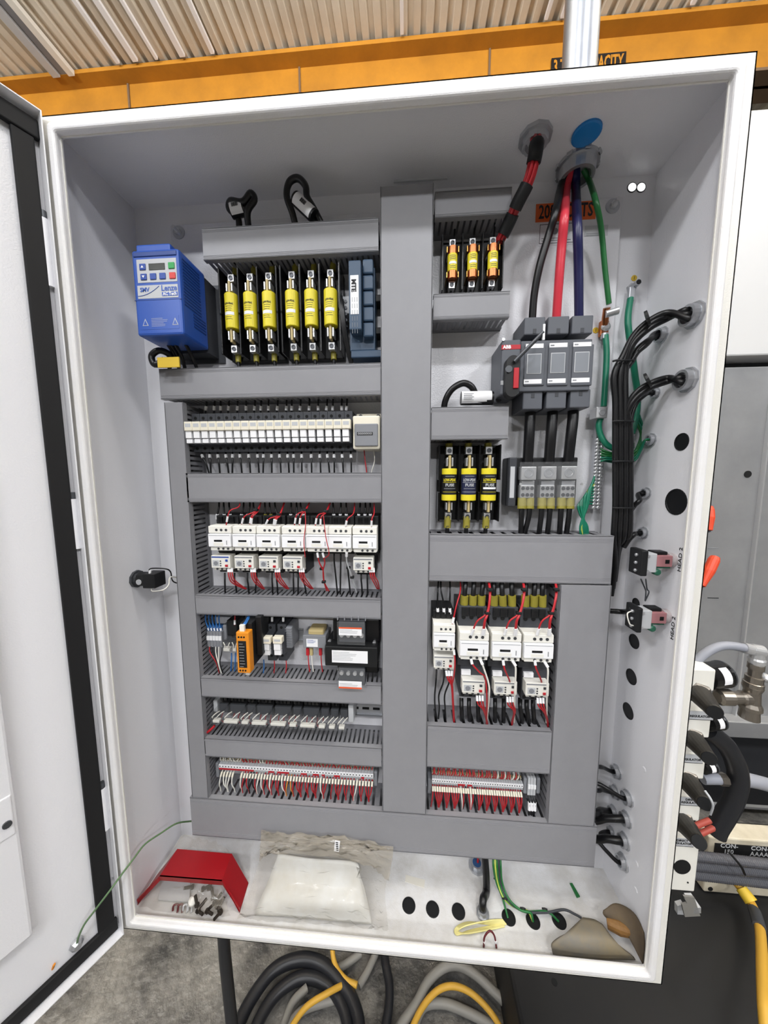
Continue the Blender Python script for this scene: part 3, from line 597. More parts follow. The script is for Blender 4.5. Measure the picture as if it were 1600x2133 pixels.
for x in (375, 545, 725, 905, 1425):
    for k in range(3):
        e = (505 if x == 375 else x+95 if x < 1000 else 1490)
        W(c8, [(x+k*14, 585, .07), (x+4+k*15, 640, .075), (x+30+k*14, 690-5*k, .07), (e-12+k*8, 735, .055)], .0012, 'wire_red', lb, g, marks=(.12,), mlen=.009, name='control_wire')
g = 'black motor wires under the overload relays'; lb = 'black motor wire dropping straight from an overload relay into the duct'
for k_, (x, y) in enumerate(((350, 352), (422, 440), (518, 530), (585, 575), (700, 705), (735, 742), (858, 860), (893, 893), (930, 955), (1360, 1368), (1405, 1408))):
    W(c8, [(x, 615, .045), (x, 670, .05), ((x+y)/2, 710, .048), (y, 790, .035)], .0019, 'wire_black', f'{num[k_]} black motor wire from the left under the overload relays', g, name='motor_wire')
for a, b in ((1035, 1105), (1075, 1120)): W(c8, [(a, 470, .078), (a+15, 540, .075), (1078, 600, .07), (1085, 680, .06), (b, 750, .05)], .0014, 'wire_red', 'red wire hanging tied together below the fifth contactor', 'tied red pair below the fifth contactor', marks=(.08,), name='control_wire')
for a, b in ((1160, 1185), (1208, 1205), (1255, 1280)): W(c8, [(a, 460, .05), (a, 530, .055), ((a+b)/2, 650, .05), (b, 780, .035)], .0019, 'wire_black', 'black wire dropping from the sixth contactor into the duct', 'black wires below the sixth contactor', name='motor_wire')
W(c8, [(1252, 465, .08), (1255, 540, .07), (1290, 640, .06), (1325, 760, .04)], .0016, 'light_grey', 'pale grey wire slanting down from the sixth contactor', None, marks=(.1,), name='control_wire')
q0 = R(c8, 1475, 260, 1500, 460, .02); sbox(q0[0], q0[1], q0[2], q0[3], .03, 0, .001).build('rail_stop', 'black'); 
tag(bpy.data.objects['rail_stop'], 'black rail stop at the right end of the contactor row', 'rail stop')
# ---- rails
def rail(xa, xb, z, label, hh=.0175):
    t = thing('din_rail', ((xa+xb)/2, YP, z-hh), label, 'rail', 'mounting rails')
    m = MB(); m.box(xa, xb, YP-.0015, YP, z-hh*.72, z+hh*.72); m.build('web', 'zinc', t)
    for s in (-1, 1): MB().box(xa, xb, YP-.0075, YP-.0062, z+s*hh*.71, z+s*hh).build('flange', 'zinc', t)
    for s in (-1, 1): MB().box(xa, xb, YP-.0075, YP, z+s*hh*.70, z+s*hh*.76).build('wall', 'zinc', t)
    x = xa+.012
    while x < xb-.012: MB().box(x-.008, x+.008, YP-.0018, YP-.0014, z-.003, z+.003, .0001).build('slot', 'hole', t); x += .025
    return t
xl = Pt(c9, 215, 280, .01).x; xr = Pt(c9, 925, 280, .01).x; rail(xl, xr, Pt(c9, 880, 262, .008).z, 'zinc mounting rail behind the orange relay')
# ---- orange relay row (c9)
xa, xb, za, zb = rect4([c9(427, 243), c9(524, 236), c9(540, 540), c9(448, 545)], .108)
t = thing('orange_relay', ((xa+xb)/2, YP, za), 'tall narrow orange-faced safety relay with a black body', 'relay')
sbox(xa+.001, xb-.001, za+.004, zb+.012, .092, 0, .0015).build('body', 'black', t)
f = sbox(xa, xb, za, zb, .108, .09, .002).build('face', 'orange', t)
sbox(xa+.004, xb-.006, za+.012, zb-.018, .1084, .107, .0004).build('label_panel', 'black', f)
bars(xa+.006, xb-.009, zb-.024, .1084, 9, .006, f, 'light_grey', th=.0006)
for k in range(3):
    for z in (zb-.010, za+.006): MB().cyl((xa+.006+k*.0055, YP-.108, z), (xa+.006+k*.0055, YP-.1086, z), .0019, n=10).build('screw_hole', 'hole', f)
sbox(xa+.006, xa+.016, zb-.001, zb+.013, .104, .098, .0005).build('connector', 'off_white', t); sbox(xa+.012, xa+.02, za-.009, za+.002, .10, .094, .0005).build('connector', 'off_white', t)
for k in range(3): W(c9, [(475+k*10, 190, .1), (500+k*8, 160, .09), (525+k*6, 110, .05), (530+k*6, 60, .03)], .0013, 'wire_blue', 'blue wire arching from the orange relay up into the duct', 'blue wires above the orange relay', name='control_wire')
x0 = xb
sbox(x0, x0+.013, za+.022, zb+.02, .078, 0, .0015).build('timer_module', 'black'); tag(bpy.data.objects['timer_module'], 'deep black plug-in module right beside the orange relay', 'relay')
for k, xx in enumerate((620, 703)):
    xa_ = Pt(c9, xx, 300, .072).x; wv = Pt(c9, 688, 300, .072).x-Pt(c9, 620, 300, .072).x
    Zb = {kk: Pt(c9, xx+30, y, d).z for kk, y, d in (('t', 178, .045), ('l0', 278, .072), ('l1', 325, .072), ('h', 373, .068), ('s', 408, .067), ('b', 445, .045))}
    brk2(xa_, wv, Zb, ('left' if k == 0 else 'right')+' of the two white-toggled breakers beside the orange relay', 'pair of breakers')
    W(c9, [(xx+80, 60, .03), (xx+80, 120, .035), (xx+80, 175, .04)], .0016, 'wire_black', 'black wire with white sleeve above the pair of breakers', 'wires above the pair of breakers', marks=(.7,), name='feed_wire')
for x, m, nm in ((638, 'wire_blue', 'blue'), (716, 'wire_red', 'red'), (804, 'wire_red', 'red')):
    W(c9, [(x, 440, .04), (x+2, 490, .045), (x-3, 540, .045)], .0013, m, f'{nm} wire dropping below the pair of breakers' if nm == 'blue' else 'thin red wire dropping below the pair of breakers', None if nm == 'blue' else 'red wires below the pair of breakers', name='control_wire')
o = slab(c9, 795, 200, 850, 360, .045, 0, .003).build('end_clamp', 'mid_grey'); tag(o, 'grey ribbed end clamp right of the pair of breakers', 'rail clamp')
m = MB(); xa, xb, za, zb = R(c9, 795, 200, 850, 360, .045)
for k in range(9): z = za+.004+k*(zb-za-.008)/8; m.box(xa+.001, xb-.001, YP-.0462, YP-.044, z-.0008, z+.0008)
m.build('ribs', 'mid_grey', o)
# small transformer
xa, xb, za, zb = R(c9, 928, 262, 1098, 356, .05)
t = thing('small_transformer', ((xa+xb)/2, YP, za), 'small grey open-frame transformer with a tan coil', 'transformer')
sbox(xa, xb, za, zb, .05, .006, .0015).build('frame', 'mid_grey', t); sbox(xa+.01, xb-.006, zb-.004, zb+.010, .045, .01, .004).build('coil', 'tan', t)
lb_ = sbox(xa+.008, xa+.033, za+.003, zb-.008, .0504, .049, 0).build('label', 'paper', t); bars(xa+.010, xa+.030, zb-.010, .0505, 4, .0022, lb_, 'button_blue')
sbox(xa-.006, xb+.006, za, za+.006, .004, 0, 0).build('foot', 'mid_grey', t)
for k, x in enumerate((965, 992, 1060)):
    q = Pt(c9, x, 372, .04); o = MB().box(q.x-.0035, q.x+.0035, q.y-.003, q.y+.003, q.z-.011, q.z+.006, .001).build('spade_terminal', 'red' if k != 1 else 'tan', t)
    W(c9, [(x+2, 400, .04), (x+5, 460, .045), (x+14, 530, .045)], .0013, 'wire_red' if k != 1 else 'wire_white', 'thin wire hanging from the small transformer terminals', 'wires of the small transformer', name='control_wire')
# control transformer
xa, xb, za, zb = rect4([c9(1088, 345), c9(1480, 350), c9(1478, 497), c9(1092, 492)], .075)
t = thing('control_transformer', ((xa+xb)/2, YP, za), 'large black control transformer with two clear fuse covers', 'transformer')
sbox(xa, xb, za, zb, .075, .004, .002).build('core', 'black', t)
sbox(xa+.012, xb+.004, zb-.002, zb+.05, .05, .002, .003).build('coil', 'black_gloss', t); sbox(xa+.02, xb, za-.028, za+.002, .05, .002, .003).build('coil', 'black_gloss', t)
sbox(xa+.01, xb+.008, zb+.04, zb+.058, .006, 0, .001).build('foot', 'black', t)
for x, y in ((1120, 318), (1455, 328)): q = Pt(c9, x, y, .06); MB().cyl((q.x, YP-.05, q.z), (q.x, YP-.056, q.z), .004, n=6).build('bolt', 'steel', t)
nl = sbox(*R(c9, 1143, 376, 1408, 466, .0755), .0755, .074, 0).build('nameplate', 'paper', t)
q = R(c9, 1150, 385, 1400, 460, .0755); bars(q[0], q[0]+(q[1]-q[0])*.75, q[3]-.001, .0756, 6, .0033, nl, 'print_grey')
for (y0, y1, l0, l1, s0, s1, nm) in ((165, 335, 205, 262, 203, 214, 'upper'), (508, 655, 603, 655, 645, 657, 'lower')):
    xa, xb, za, zb = R(c9, 1180, y0, 1388, y1, .078)
    u = sbox(xa+.002, xb-.002, za, zb, .066, .048, .001).build('fuse_holder', 'charcoal', t)
    sbox(xa, xb, za, zb, .078, .074, .0015).build('clear_cover', 'clear', u)
    for k in range(4): MB().cyl((xa+(xb-xa)*(.14+.24*k), YP-.066, (za+zb)/2-(.008 if nm == 'upper' else -.006)), (xa+(xb-xa)*(.14+.24*k), YP-.071, (za+zb)/2-(.008 if nm == 'upper' else -.006)), .0042, n=10).build('terminal_screw', 'steel', u)
    q = R(c9, 1194, l0, 1364, l1, .0788); sbox(*q, .0788, .078, 0).build('label', 'paper', u); bars(q[0]+.002, q[1]-.006, q[3]-.0045, .0789, 3, .003, u, 'print_grey')
    q = R(c9, 1194, s0, 1364, s1, .079); sbox(*q, .0790, .0785, 0).build('warning_stripe', 'warn_orange', u)
    m = MB()
    for k in range(5): sbox(xa+(xb-xa)*k/4-.001, xa+(xb-xa)*k/4+.001, zb if nm == 'upper' else za, (zb+.008) if nm == 'upper' else za+.004, .07, .05, 0, m)
    m.build('barrier', 'mid_grey', u)
# small terminal group with blue wires, clear relays
xa, xb, za, zb = R(c9, 218, 235, 328, 345, .045); n5 = 5
for k in range(n5):
    w5 = (xb-xa)/n5; t = thing('terminal_block', (xa+w5*(k+.5), YP, za), f'{ords[k]} of five small grey terminals fed by blue wires', 'terminal', 'five small terminals with blue wires')
    sbox(xa+w5*k+.0002, xa+w5*(k+1)-.0002, za, zb, .045, .002, .0005).build('body', 'mid_grey', t)
    sbox(xa+w5*k+.0004, xa+w5*(k+1)-.0004, (za+zb)/2-.002, (za+zb)/2+.008, .047, .044, 0).build('marker_tag', 'paper', t)
    x = xa+w5*(k+.5); ww = wire([(x-.010+.001*k, YP-.03, zb+.05), (x-.009+.001*k, YP-.038, zb+.025), (x, YP-.04, zb-.002)], .0014, 'wire_blue', 'bright blue wire entering the five small terminals from above', 'blue wires above the five terminals', marks=(.93,), mlen=.006, name='control_wire')
    wire([(x, YP-.04, za+.004), (x+.002, YP-.046, za-.012), (xa+.022+.002*k, YP-.05, za-.035), (xa+.024+.002*k, YP-.045, za-.062)], .0012, ('wire_red', 'wire_black', 'wire_white', 'wire_white', 'wire_black')[k], f'{("red", "black", "white", "white", "black")[k]} wire curving down from the five small terminals', 'wires below the five terminals', name='control_wire', marks=(.1,), mlen=.006)
o = MB().lathe(Pt(c9, 228, 205, .032), (1, 0, 0), [(0, .007), (.003, .0095), (.034, .0095), (.036, .007)], 16).build('plug_connector', 'dark_blue'); tag(o, 'rounded dark blue plug behind the five small terminals', 'plug')
o = slab(c9, 332, 185, 362, 300, .036, 0, .003).build('end_piece', 'mid_grey'); tag(o, 'grey end plate between the five small terminals and the clear relays', 'rail clamp')
o = slab(c9, 365, 150, 440, 265, .04, 0, .002).build('relay_socket', 'black'); tag(o, 'black relay socket behind the clear relays beside the orange relay', 'relay socket')
W(c9, [(432, 60, .03), (425, 130, .04), (424, 185, .042)], .0014, 'wire_red', 'red wire with white sleeve above the black relay socket', None, marks=(.8,), name='control_wire')
def clear_relay(c, x0, y0, x1, y1, d, label, group, dep=.03, tall=None):
    xa, xb, za, zb = R(c, x0, y0, x1, y1, d)
    t = thing('clear_relay', ((xa+xb)/2, YP-d+dep, za), label, 'relay', group)
    sbox(xa+.0004, xb-.0004, za, zb, d, d-dep, .0012).build('clear_case', 'smoke', t)
    w = xb-xa; n = max(1, round(w/.021))
    for k in range(n):
        x0_ = xa+w*k/n; x1_ = xa+w*(k+1)/n
        sbox(x0_+.003, x1_-.003, za+(zb-za)*.08, za+(zb-za)*.38, d-.003, d-.014, .001).build('coil', 'off_white', t)
    m = MB()
    for k in range(2):
        a = xa+w*(.28+.40*k); m.tube([(a, YP-d+.004, za+(zb-za)*.38), (a+.002, YP-d+.003, za+(zb-za)*.7), (a-.003*(1-2*k), YP-d+.006, za+(zb-za)*.92)], .0013, 5)
    m.build('contact_springs', 'wire_white', t)
    sbox(xa+.001, xb-.001, za+(zb-za)*.1, zb-.002, d-dep+.004, d-dep+.001, .0005).build('contact_base', 'charcoal', t)
    return t
clear_relay(c9, 320, 318, 388, 392, .066, 'left clear-cased relay with white wires beside the five small terminals', 'two clear relays beside the orange relay')
clear_relay(c9, 391, 318, 436, 392, .064, 'right clear-cased relay partly behind the orange relay', 'two clear relays beside the orange relay')
for x in (400, 428): W(c9, [(x, 390, .045), (x, 440, .05), (x-5, 525, .045)], .0014, 'wire_blue', 'blue wire dropping behind the orange relay into the duct', 'blue wires left of the orange relay', name='control_wire')
# ---- clear relay row (c10)
xl = Pt(c10, 255, 170, .008).x; xr = Pt(c10, 1478, 170, .008).x; rail(xl, xr, Pt(c10, 1380, 172, .006).z, 'zinc mounting rail under the row of clear relays')
RL = ((207, 275), (287, 410), (420, 488), (495, 620), (635, 765), (775, 845), (855, 985), (993, 1060), (1070, 1133), (1143, 1205))
zt = sum(Pt(c10, x, y, .075).z for x, y in ((240, 212), (1170, 252)))/2; zb = sum(Pt(c10, x, y, .075).z for x, y in ((240, 292), (1170, 325)))/2
for i, (x0, x1) in enumerate(RL):
    xa = Pt(c10, x0, 260, .075).x; xb = Pt(c10, x1, 260, .075).x; w = xb-xa
    nm = 'wide' if x1-x0 > 100 else 'narrow'
    t = thing('clear_relay', ((xa+xb)/2, YP-.03, zb), f'{num[i] if i < 9 else "last"} clear-cased relay from the left in the row of ten, a {nm} one', 'relay', 'row of ten clear relays')
    sbox(xa, xb, zb, zt, .075, .034, .0012).build('clear_case', 'smoke', t)
    sbox(xa+.003, xb-.003, zb+.002, zb+.0075, .072, .062, .001).build('coil', 'off_white', t)
    m = MB()
    for k in range(2):
        a = xa+w*(.22+.5*k); m.tube(smooth([(a-.003, YP-.068, zb+.010), (a-.002, YP-.071, zt-.009), (a+.004, YP-.066, zt-.004), (a+.007, YP-.058, zt-.005)], 4), .0012, 5)
    m.build('contact_springs', 'wire_white', t)
    sbox(xa+.001, xb-.001, zb+.002, zt-.002, .040, .034, .0006).build('contact_base', 'charcoal', t)
    s = thing('relay_socket', ((xa+xb)/2, YP, zb-.006), f'black socket behind the {num[i] if i < 9 else "last"} clear relay of the row of ten', 'relay socket', 'sockets of the ten clear relays')
    sbox(xa+.001, xb-.001, zb-.006, zt+.022, .030, 0, .001).build('base', 'black', s)
    nb = max(2, round(w/.0095))
    for k in range(nb): sbox(xa+.002+(w-.004)*k/nb+.0008, xa+.002+(w-.004)*(k+1)/nb-.0008, zt+.006, zt+.026, .040, .03, .001).build('terminal_tooth', 'black_gloss', s)
    for k in range(3 if nm == 'wide' else 1):
        x = xa+w*(k+.6)/3.2; wire([(x, YP-.032, zb-.002), (x+.002, YP-.045, zb-.010), (x+.004, YP-.04, zb-.022)], .0012, 'wire_red' if i < 8 else 'light_grey', 'short control wire under the row of clear relays', 'control wires under the clear relays', name='control_wire')
o = slab(c10, 1228, 142, 1268, 268, .045, 0, .002).build('end_clamp', 'light_grey'); tag(o, 'pale grey end clamp at the right end of the clear relays', 'rail clamp')
o = slab(c10, 228, 105, 258, 190, .04, 0, .002).build('end_clamp', 'light_grey'); tag(o, 'pale grey end clamp at the left end of the clear relays', 'rail clamp')
o = W(c10, [(150, 345, .05), (190, 335, .056), (240, 290, .05)], .003, 'wire_red', 'short thick red wire lying in the left corner below the clear relays', None, name='control_wire')
# ---- terminal strips
def terminals(pA, pB, n, hgt, label, group, skip=()):
    A = Vector(pA); Bv = Vector(pB); w = (Bv.x-A.x)/n; z = (A.z+Bv.z)/2
    t = thing('terminal_block', (A.x+w/2, YP, z-hgt*.62), label, 'terminal', group)
    x0 = A.x; e = .0002
    pr = [(YP-.004, -.62), (YP-.026, -.62), (YP-.036, -.25), (YP-.047, -.2), (YP-.047, .22), (YP-.034, .26), (YP-.022, .6), (YP-.004, .6)]
    MB().prism([(x0+e, y, z+k*hgt) for y, k in pr], (w-2*e, 0, 0)).build('body', 'terminal_grey', t)
    MB().box(x0+e, x0+w-e, YP-.0485, YP-.046, z-hgt*.02, z+hgt*.2).build('marker_tag', 'paper', t)
    MB().box(x0+w*.3, x0+w*.65, YP-.0488, YP-.0484, z+hgt*.05, z+hgt*.13).build('marker_print', 'print', t)
    for s in (-1, 1): MB().box(x0+w*.25, x0+w*.75, YP-.0372, YP-.0352, z+s*hgt*.42-.002, z+s*hgt*.42+.002).build('clamp', 'tan', t)
    ts = [t]+[dup(t, (A.x+w*(i+.5), YP, z-hgt*.62)) for i in range(1, n)]
    jm = None
    for i in skip:
        if jm is None: jm = MB().box(A.x+w*i+e, A.x+w*(i+1)-e, YP-.0478, YP-.046, z-hgt*.18, z-hgt*.05).build('jumper', 'red', ts[i])
        else: q = jm.copy(); COL.objects.link(q); q.parent = ts[i]
    return [A.x+w*(i+.5) for i in range(n)], z, w
XS, z, w = terminals(Pt(c10, 270, 600, .048), Pt(c10, 1415, 668, .048), 52, .034, 'narrow grey terminal with white marker tag in the left bottom strip', 'terminals of the left bottom strip', skip=(0, 1, 2, 3, 4, 5, 6, 7, 8, 9, 10, 11, 17, 18, 20, 21, 22, 23, 28, 29, 32, 33, 35, 39, 40, 48))
rr = random.Random(5)
def strip_wires(XS, z, hgt, cols_t, cols_b, where, slot, zt, zb, gapf=None):
    for i, x in enumerate(XS):
        c = cols_t(i)
        if c: wire([(x, YP-.036, z+hgt*.30), (x+rr.uniform(-.001, .001), YP-.046, z+hgt*.46), (x+rr.uniform(-.004, .004), YP-.046, z+hgt*.8), (x+rr.uniform(-.004, .004), YP-.03, zt)], .0012, 'wire_'+c, f'thin {c} wire entering the {where} terminal strip from above', f'{c} wires above the {where} terminal strip', name='control_wire', sub=4, marks=(.12,), mlen=.005, mm='ivory')
        c = cols_b(i)
        if c:
            xs_ = round(x/slot)*slot
            wire([(x, YP-.036, z-hgt*.42), (x, YP-.048, z-hgt*.66), (x+(xs_-x)*.35, YP-.053, z-hgt*1.1), (x+(xs_-x)*.85, YP-.048, zb+.010), (xs_+(x-xs_)*.1, YP-.044, zb-.012)], .00135, 'wire_'+c, f'thin {c} wire dropping from the {where} terminal strip into the duct', f'{c} wires below the {where} terminal strip', name='control_wire', sub=4, marks=(.24,), mlen=.009, mm='ivory')
z6 = rect4([(425, 1539), (795, 1558), (795, 1597), (427, 1577)], DP)[2]; z7 = rect4([(398, 1661), (1241, 1722), (1241, 1809), (398, 1738)], DP)[3]
strip_wires(XS, z, .034, lambda i: 'white' if i < 8 or i in (14, 15) else 'red', lambda i: None if i in (5, 6) else 'white' if i < 8 or i in (13, 14, 17, 21) else 'black' if i in (10, 11, 37) else 'orange' if i in (23, 24) else 'white' if i in (34, 46) else 'red', 'left', .0175, z6+.002, z7)
for x0, x1, lab in ((245, 268, 'left'), (1418, 1445, 'right')):
    y = 600 if x0 < 500 else 665; o = slab(c10, x0, y-30, x1, y+75, .044, 0, .002).build('end_clamp', 'mid_grey'); tag(o, f'grey end clamp at the {lab} end of the left terminal strip', 'rail clamp')
rail(XS[0]-.02, XS[-1]+.02, z-.002, 'zinc mounting rail behind the left terminal strip')
XS, z, w = terminals(Pt(c12, 138, 550, .048), Pt(c12, 800, 592, .048), 38, .034, 'narrow grey terminal with white marker tag in the right bottom strip', 'terminals of the right bottom strip', skip=(11, 12, 13, 15, 16))
strip_wires(XS, z, .034, lambda i: 'white' if i in (27, 30, 33, 35) else 'black' if i > 35 else 'red', lambda i: 'white' if i in (12, 16) else 'black' if i in (14, 18) else 'red', 'right', .0175, z6-.006, z7-.008)
rail(XS[0]-.012, XS[-1]+.045, z-.002, 'zinc mounting rail behind the right terminal strip')
for x0, x1, lab in ((108, 135, 'left'), (803, 828, 'middle'), (898, 925, 'right')):
    o = slab(c12, x0, 530, x1, 640, .044, 0, .002).build('end_clamp', 'mid_grey'); tag(o, f'grey end clamp at the {lab} of the right terminal strip', 'rail clamp')
for k in range(3):
    x = Pt(c12, 845+20*k, 595, .048).x; t = thing('terminal_block', (x, YP, z-.02), f'{("left", "middle", "right")[k]} wide terminal feeding the marked black wires at the right end', 'terminal', 'three terminals with large markers')
    MB().box(x-.0027, x+.0027, YP-.046, YP-.004, z-.020, z+.021, .0005).build('body', 'light_grey', t); MB().box(x-.0026, x+.0026, YP-.048, YP-.0455, z-.003, z+.006).build('marker_tag', 'paper', t)
    o = wire([(x, YP-.04, z-.016), (x, YP-.052, z-.03), (x, YP-.052, z-.05), (x+.0015*(1-k), YP-.048, z-.08)], .0021, 'wire_black', 'black wire with a large white number sleeve at the right strip', 'three black wires with large number sleeves', name='marked_wire')
    s = MB().cyl((x, YP-.0525, z-.048), (x, YP-.0515, z-.030), .0032, n=10).build('number_sleeve', 'paper', o)
# ================================================================ devices on the right half
# ---- small three-pole fuse block
XS = [(Pt(c4, 315, 525, .04).x+Pt(c4, 312, 822, .04).x)/2, (Pt(c4, 458, 525, .04).x+Pt(c4, 452, 820, .04).x)/2, (Pt(c4, 602, 518, .04).x+Pt(c4, 595, 816, .04).x)/2]
zt = Pt(c4, 458, 522, .04).z; zb = Pt(c4, 452, 820, .04).z; p = (XS[2]-XS[0])/2
t = thing('fuse_block', (XS[1], YP, zb-.012), 'small black fuse block with three copper-capped fuses at top right', 'fuse block')
sbox(XS[0]-p*.5, XS[2]+p*.52, zb-.014, zt+.016, .018, 0, .002).build('base', 'black', t)
for k in range(4): sbox(XS[0]-p*.5+k*p-.0012, XS[0]-p*.5+k*p+.0012, zb-.012, zt+.014, .044, .018, .001).build('barrier', 'black_gloss', t)
for x in XS: terminal(x, zt, .04, t, .0055); terminal(x, zb, .04, t, .0055)
zc = [Pt(c4, 458, y, .05).z for y in (538, 592, 715, 768)]
for i, x in enumerate(XS):
    f = fuse('small_fuse', x, zc[3], zc[0], .042, .0092, zc[2], zc[1], 'copper', f'{("left", "middle", "right")[i]} small yellow fuse with copper caps in the top right block', 'three small copper-capped fuses', style=1)
    H_ = zc[1]-zc[2]; band(x, YP-.042, .0092, zc[2]+H_*.36, zc[2]+H_*.5, -.8, .8, 'paper', f)
    for k in (.12, .22, .62, .72, .82): band(x, YP-.042, .0092, zc[2]+H_*k, zc[2]+H_*k+.0008, -.6, .6, 'print', f, 'printed_lines', 4)
    for s in (-1, 1):
        for z in (zc[0]-.006, zc[3]+.006): sbox(x+s*.0105-.0008, x+s*.0105+.0008, z-.005, z+.005, .048, .018, 0).build('spring_clip', 'brass', t)
    wire([(x, YP-.032, zt+.005), (x+.004, YP-.03, zt+.016), (x+.006, YP-.025, zt+.04)], .0018, 'wire_black', 'thin black lead above the small copper-capped fuses', 'leads above the small fuses', name='fuse_lead')
    wire([(x, YP-.03, zb-.004), (x, YP-.03, zb-.02), (x, YP-.028, zb-.05)], .0018, 'wire_black', 'thin black lead below the small copper-capped fuses', 'leads below the small fuses', name='fuse_lead')
# ---- large fuse block
XS = [(Pt(c5, a, 985, .044).x+Pt(c5, b, 1450, .044).x)/2 for a, b in ((292, 288), (431, 424), (574, 562))]
zt = Pt(c5, 431, 982, .044).z; zb = Pt(c5, 424, 1450, .044).z; p = (XS[2]-XS[0])/2
t = thing('fuse_block', (XS[1], YP, zb-.012), 'large black fuse block with three thick yellow and navy fuses', 'fuse block')
sbox(XS[0]-p*.55, XS[2]+p*.62, zb-.010, zt+.012, .018, 0, .002).build('base', 'black', t)
for k in range(4):
    x = XS[0]-p*.52+k*p*1.02
    for a, b in ((zb-.009, zb+.05), (zt-.058, zt+.011)): sbox(x-.0015, x+.0015, a, b, .05, .018, .001).build('barrier', 'black_gloss', t)
for x in XS: terminal(x, zt, .044, t, .0062); terminal(x, zb, .044, t, .0062)
z0 = sum(Pt(c5, x, y, .062).z for x, y in ((290, 1340), (570, 1338)))/2; z1 = sum(Pt(c5, x, y, .062).z for x, y in ((290, 1110), (570, 1106)))/2
mat('fuse_navy', '232844', .4)
for i, x in enumerate(XS):
    f = fuse('large_fuse', x, zb+.010, zt-.010, .046, .0148, z0, z1, 'tan', f'{("left", "middle", "right")[i]} thick yellow and dark-labelled fuse in the large block', 'three thick fuses')
    H_ = z1-z0; y = YP-.046; r = .0148
    band(x, y, r, z0+H_*.19, z0+H_*.82, -1.5, 1.5, 'fuse_navy' if i == 1 else 'black', f, 'dark_label', 14)
    lc = 'light_grey' if i == 1 else 'fuse_yellow'
    wraptext('LOW-PEAK', .0078, x, y, z0+H_*.64, r+.0003, lc, f, width=.026, bold=.0002)
    wraptext('FUSE', .0075, x, y, z0+H_*.485, r+.0003, 'light_grey', f, width=.017, bold=.0002)
    band(x, y, r+.0004, z0+H_*.565, z0+H_*.575, -1, 1, lc, f, 'printed_lines', 8); band(x, y, r+.0004, z0+H_*.27, z0+H_*.28, -1, 1, lc, f, 'printed_lines', 8); band(x, y, r+.0004, z0+H_*.75, z0+H_*.765, -.6, .6, 'print_grey', f, 'printed_lines', 6)
    if i == 2: band(x, y, r+.0004, z0+H_*.36, z0+H_*.42, -.9, .9, 'paper', f, 'rating_strip', 8)
    else: band(x, y, r+.0004, z0+H_*.37, z0+H_*.385, -.8, .8, 'print_grey', f, 'printed_lines', 8)
    o = wire([(x, YP-.036, zb-.004), (x-.001, YP-.04, zb-.016), (x-.0015, YP-.036, zb-.055)], .0042, 'wire_black', f'black lead with yellow numbered sleeve below the {("left", "middle", "right")[i]} thick fuse', 'leads below the three thick fuses', marks=(.45,), mm='sleeve', mlen=.024, name='fuse_lead')
    wire([(x, YP-.034, zt+.004), (x, YP-.034, zt+.015), (x, YP-.03, zt+.05)], .0042, 'wire_black', f'black lead with yellowed sleeve above the {("left", "middle", "right")[i]} thick fuse', 'leads above the three thick fuses', marks=(.3,), mm='sleeve', mlen=.012, name='fuse_lead')
    text(('L1', 'L2', 'L3')[i], .0075, (x-.0015, YP-.0473, zb-.022), 'print', o, mx=RV, bold=.0002)
# ---- disconnect switch
def q5(x0, y0, x1, y1, d): return R(c5, x0, y0, x1, y1, d)
xa, xb, za, zb = q5(662, 186, 1310, 556, .075)
t = thing('disconnect_switch', ((xa+xb)/2, YP, za-.03), 'grey three-pole disconnect switch with black and red rotary handle', 'switch')
ws = Pt(c5, 800, 300, .075).x
sbox(xa, ws, za-.006, zb, .075, 0, .003).build('mechanism_housing', 'device_grey', t)
sbox(ws+.0006, xb, za, zb-.001, .070, 0, .002).build('pole_housing', 'device_grey', t)
rb = sbox(*q5(664, 232, 798, 264, .0755), .0755, .074, 0).build('brand_label', 'red', t)
q = q5(664, 232, 798, 264, .0755); text('ABB', .0078, (q[0]+(q[1]-q[0])*.28, YP-.0757, (q[2]+q[3])/2), 'paper', rb, bold=.0004)
sbox(*q5(658, 486, 692, 516, .0755), .0755, .074, 0).build('rating_label', 'light_grey', t)
q = Pt(c5, 676, 195, .075); screw(q.x, q.z, .075, .003, t)
XP = []
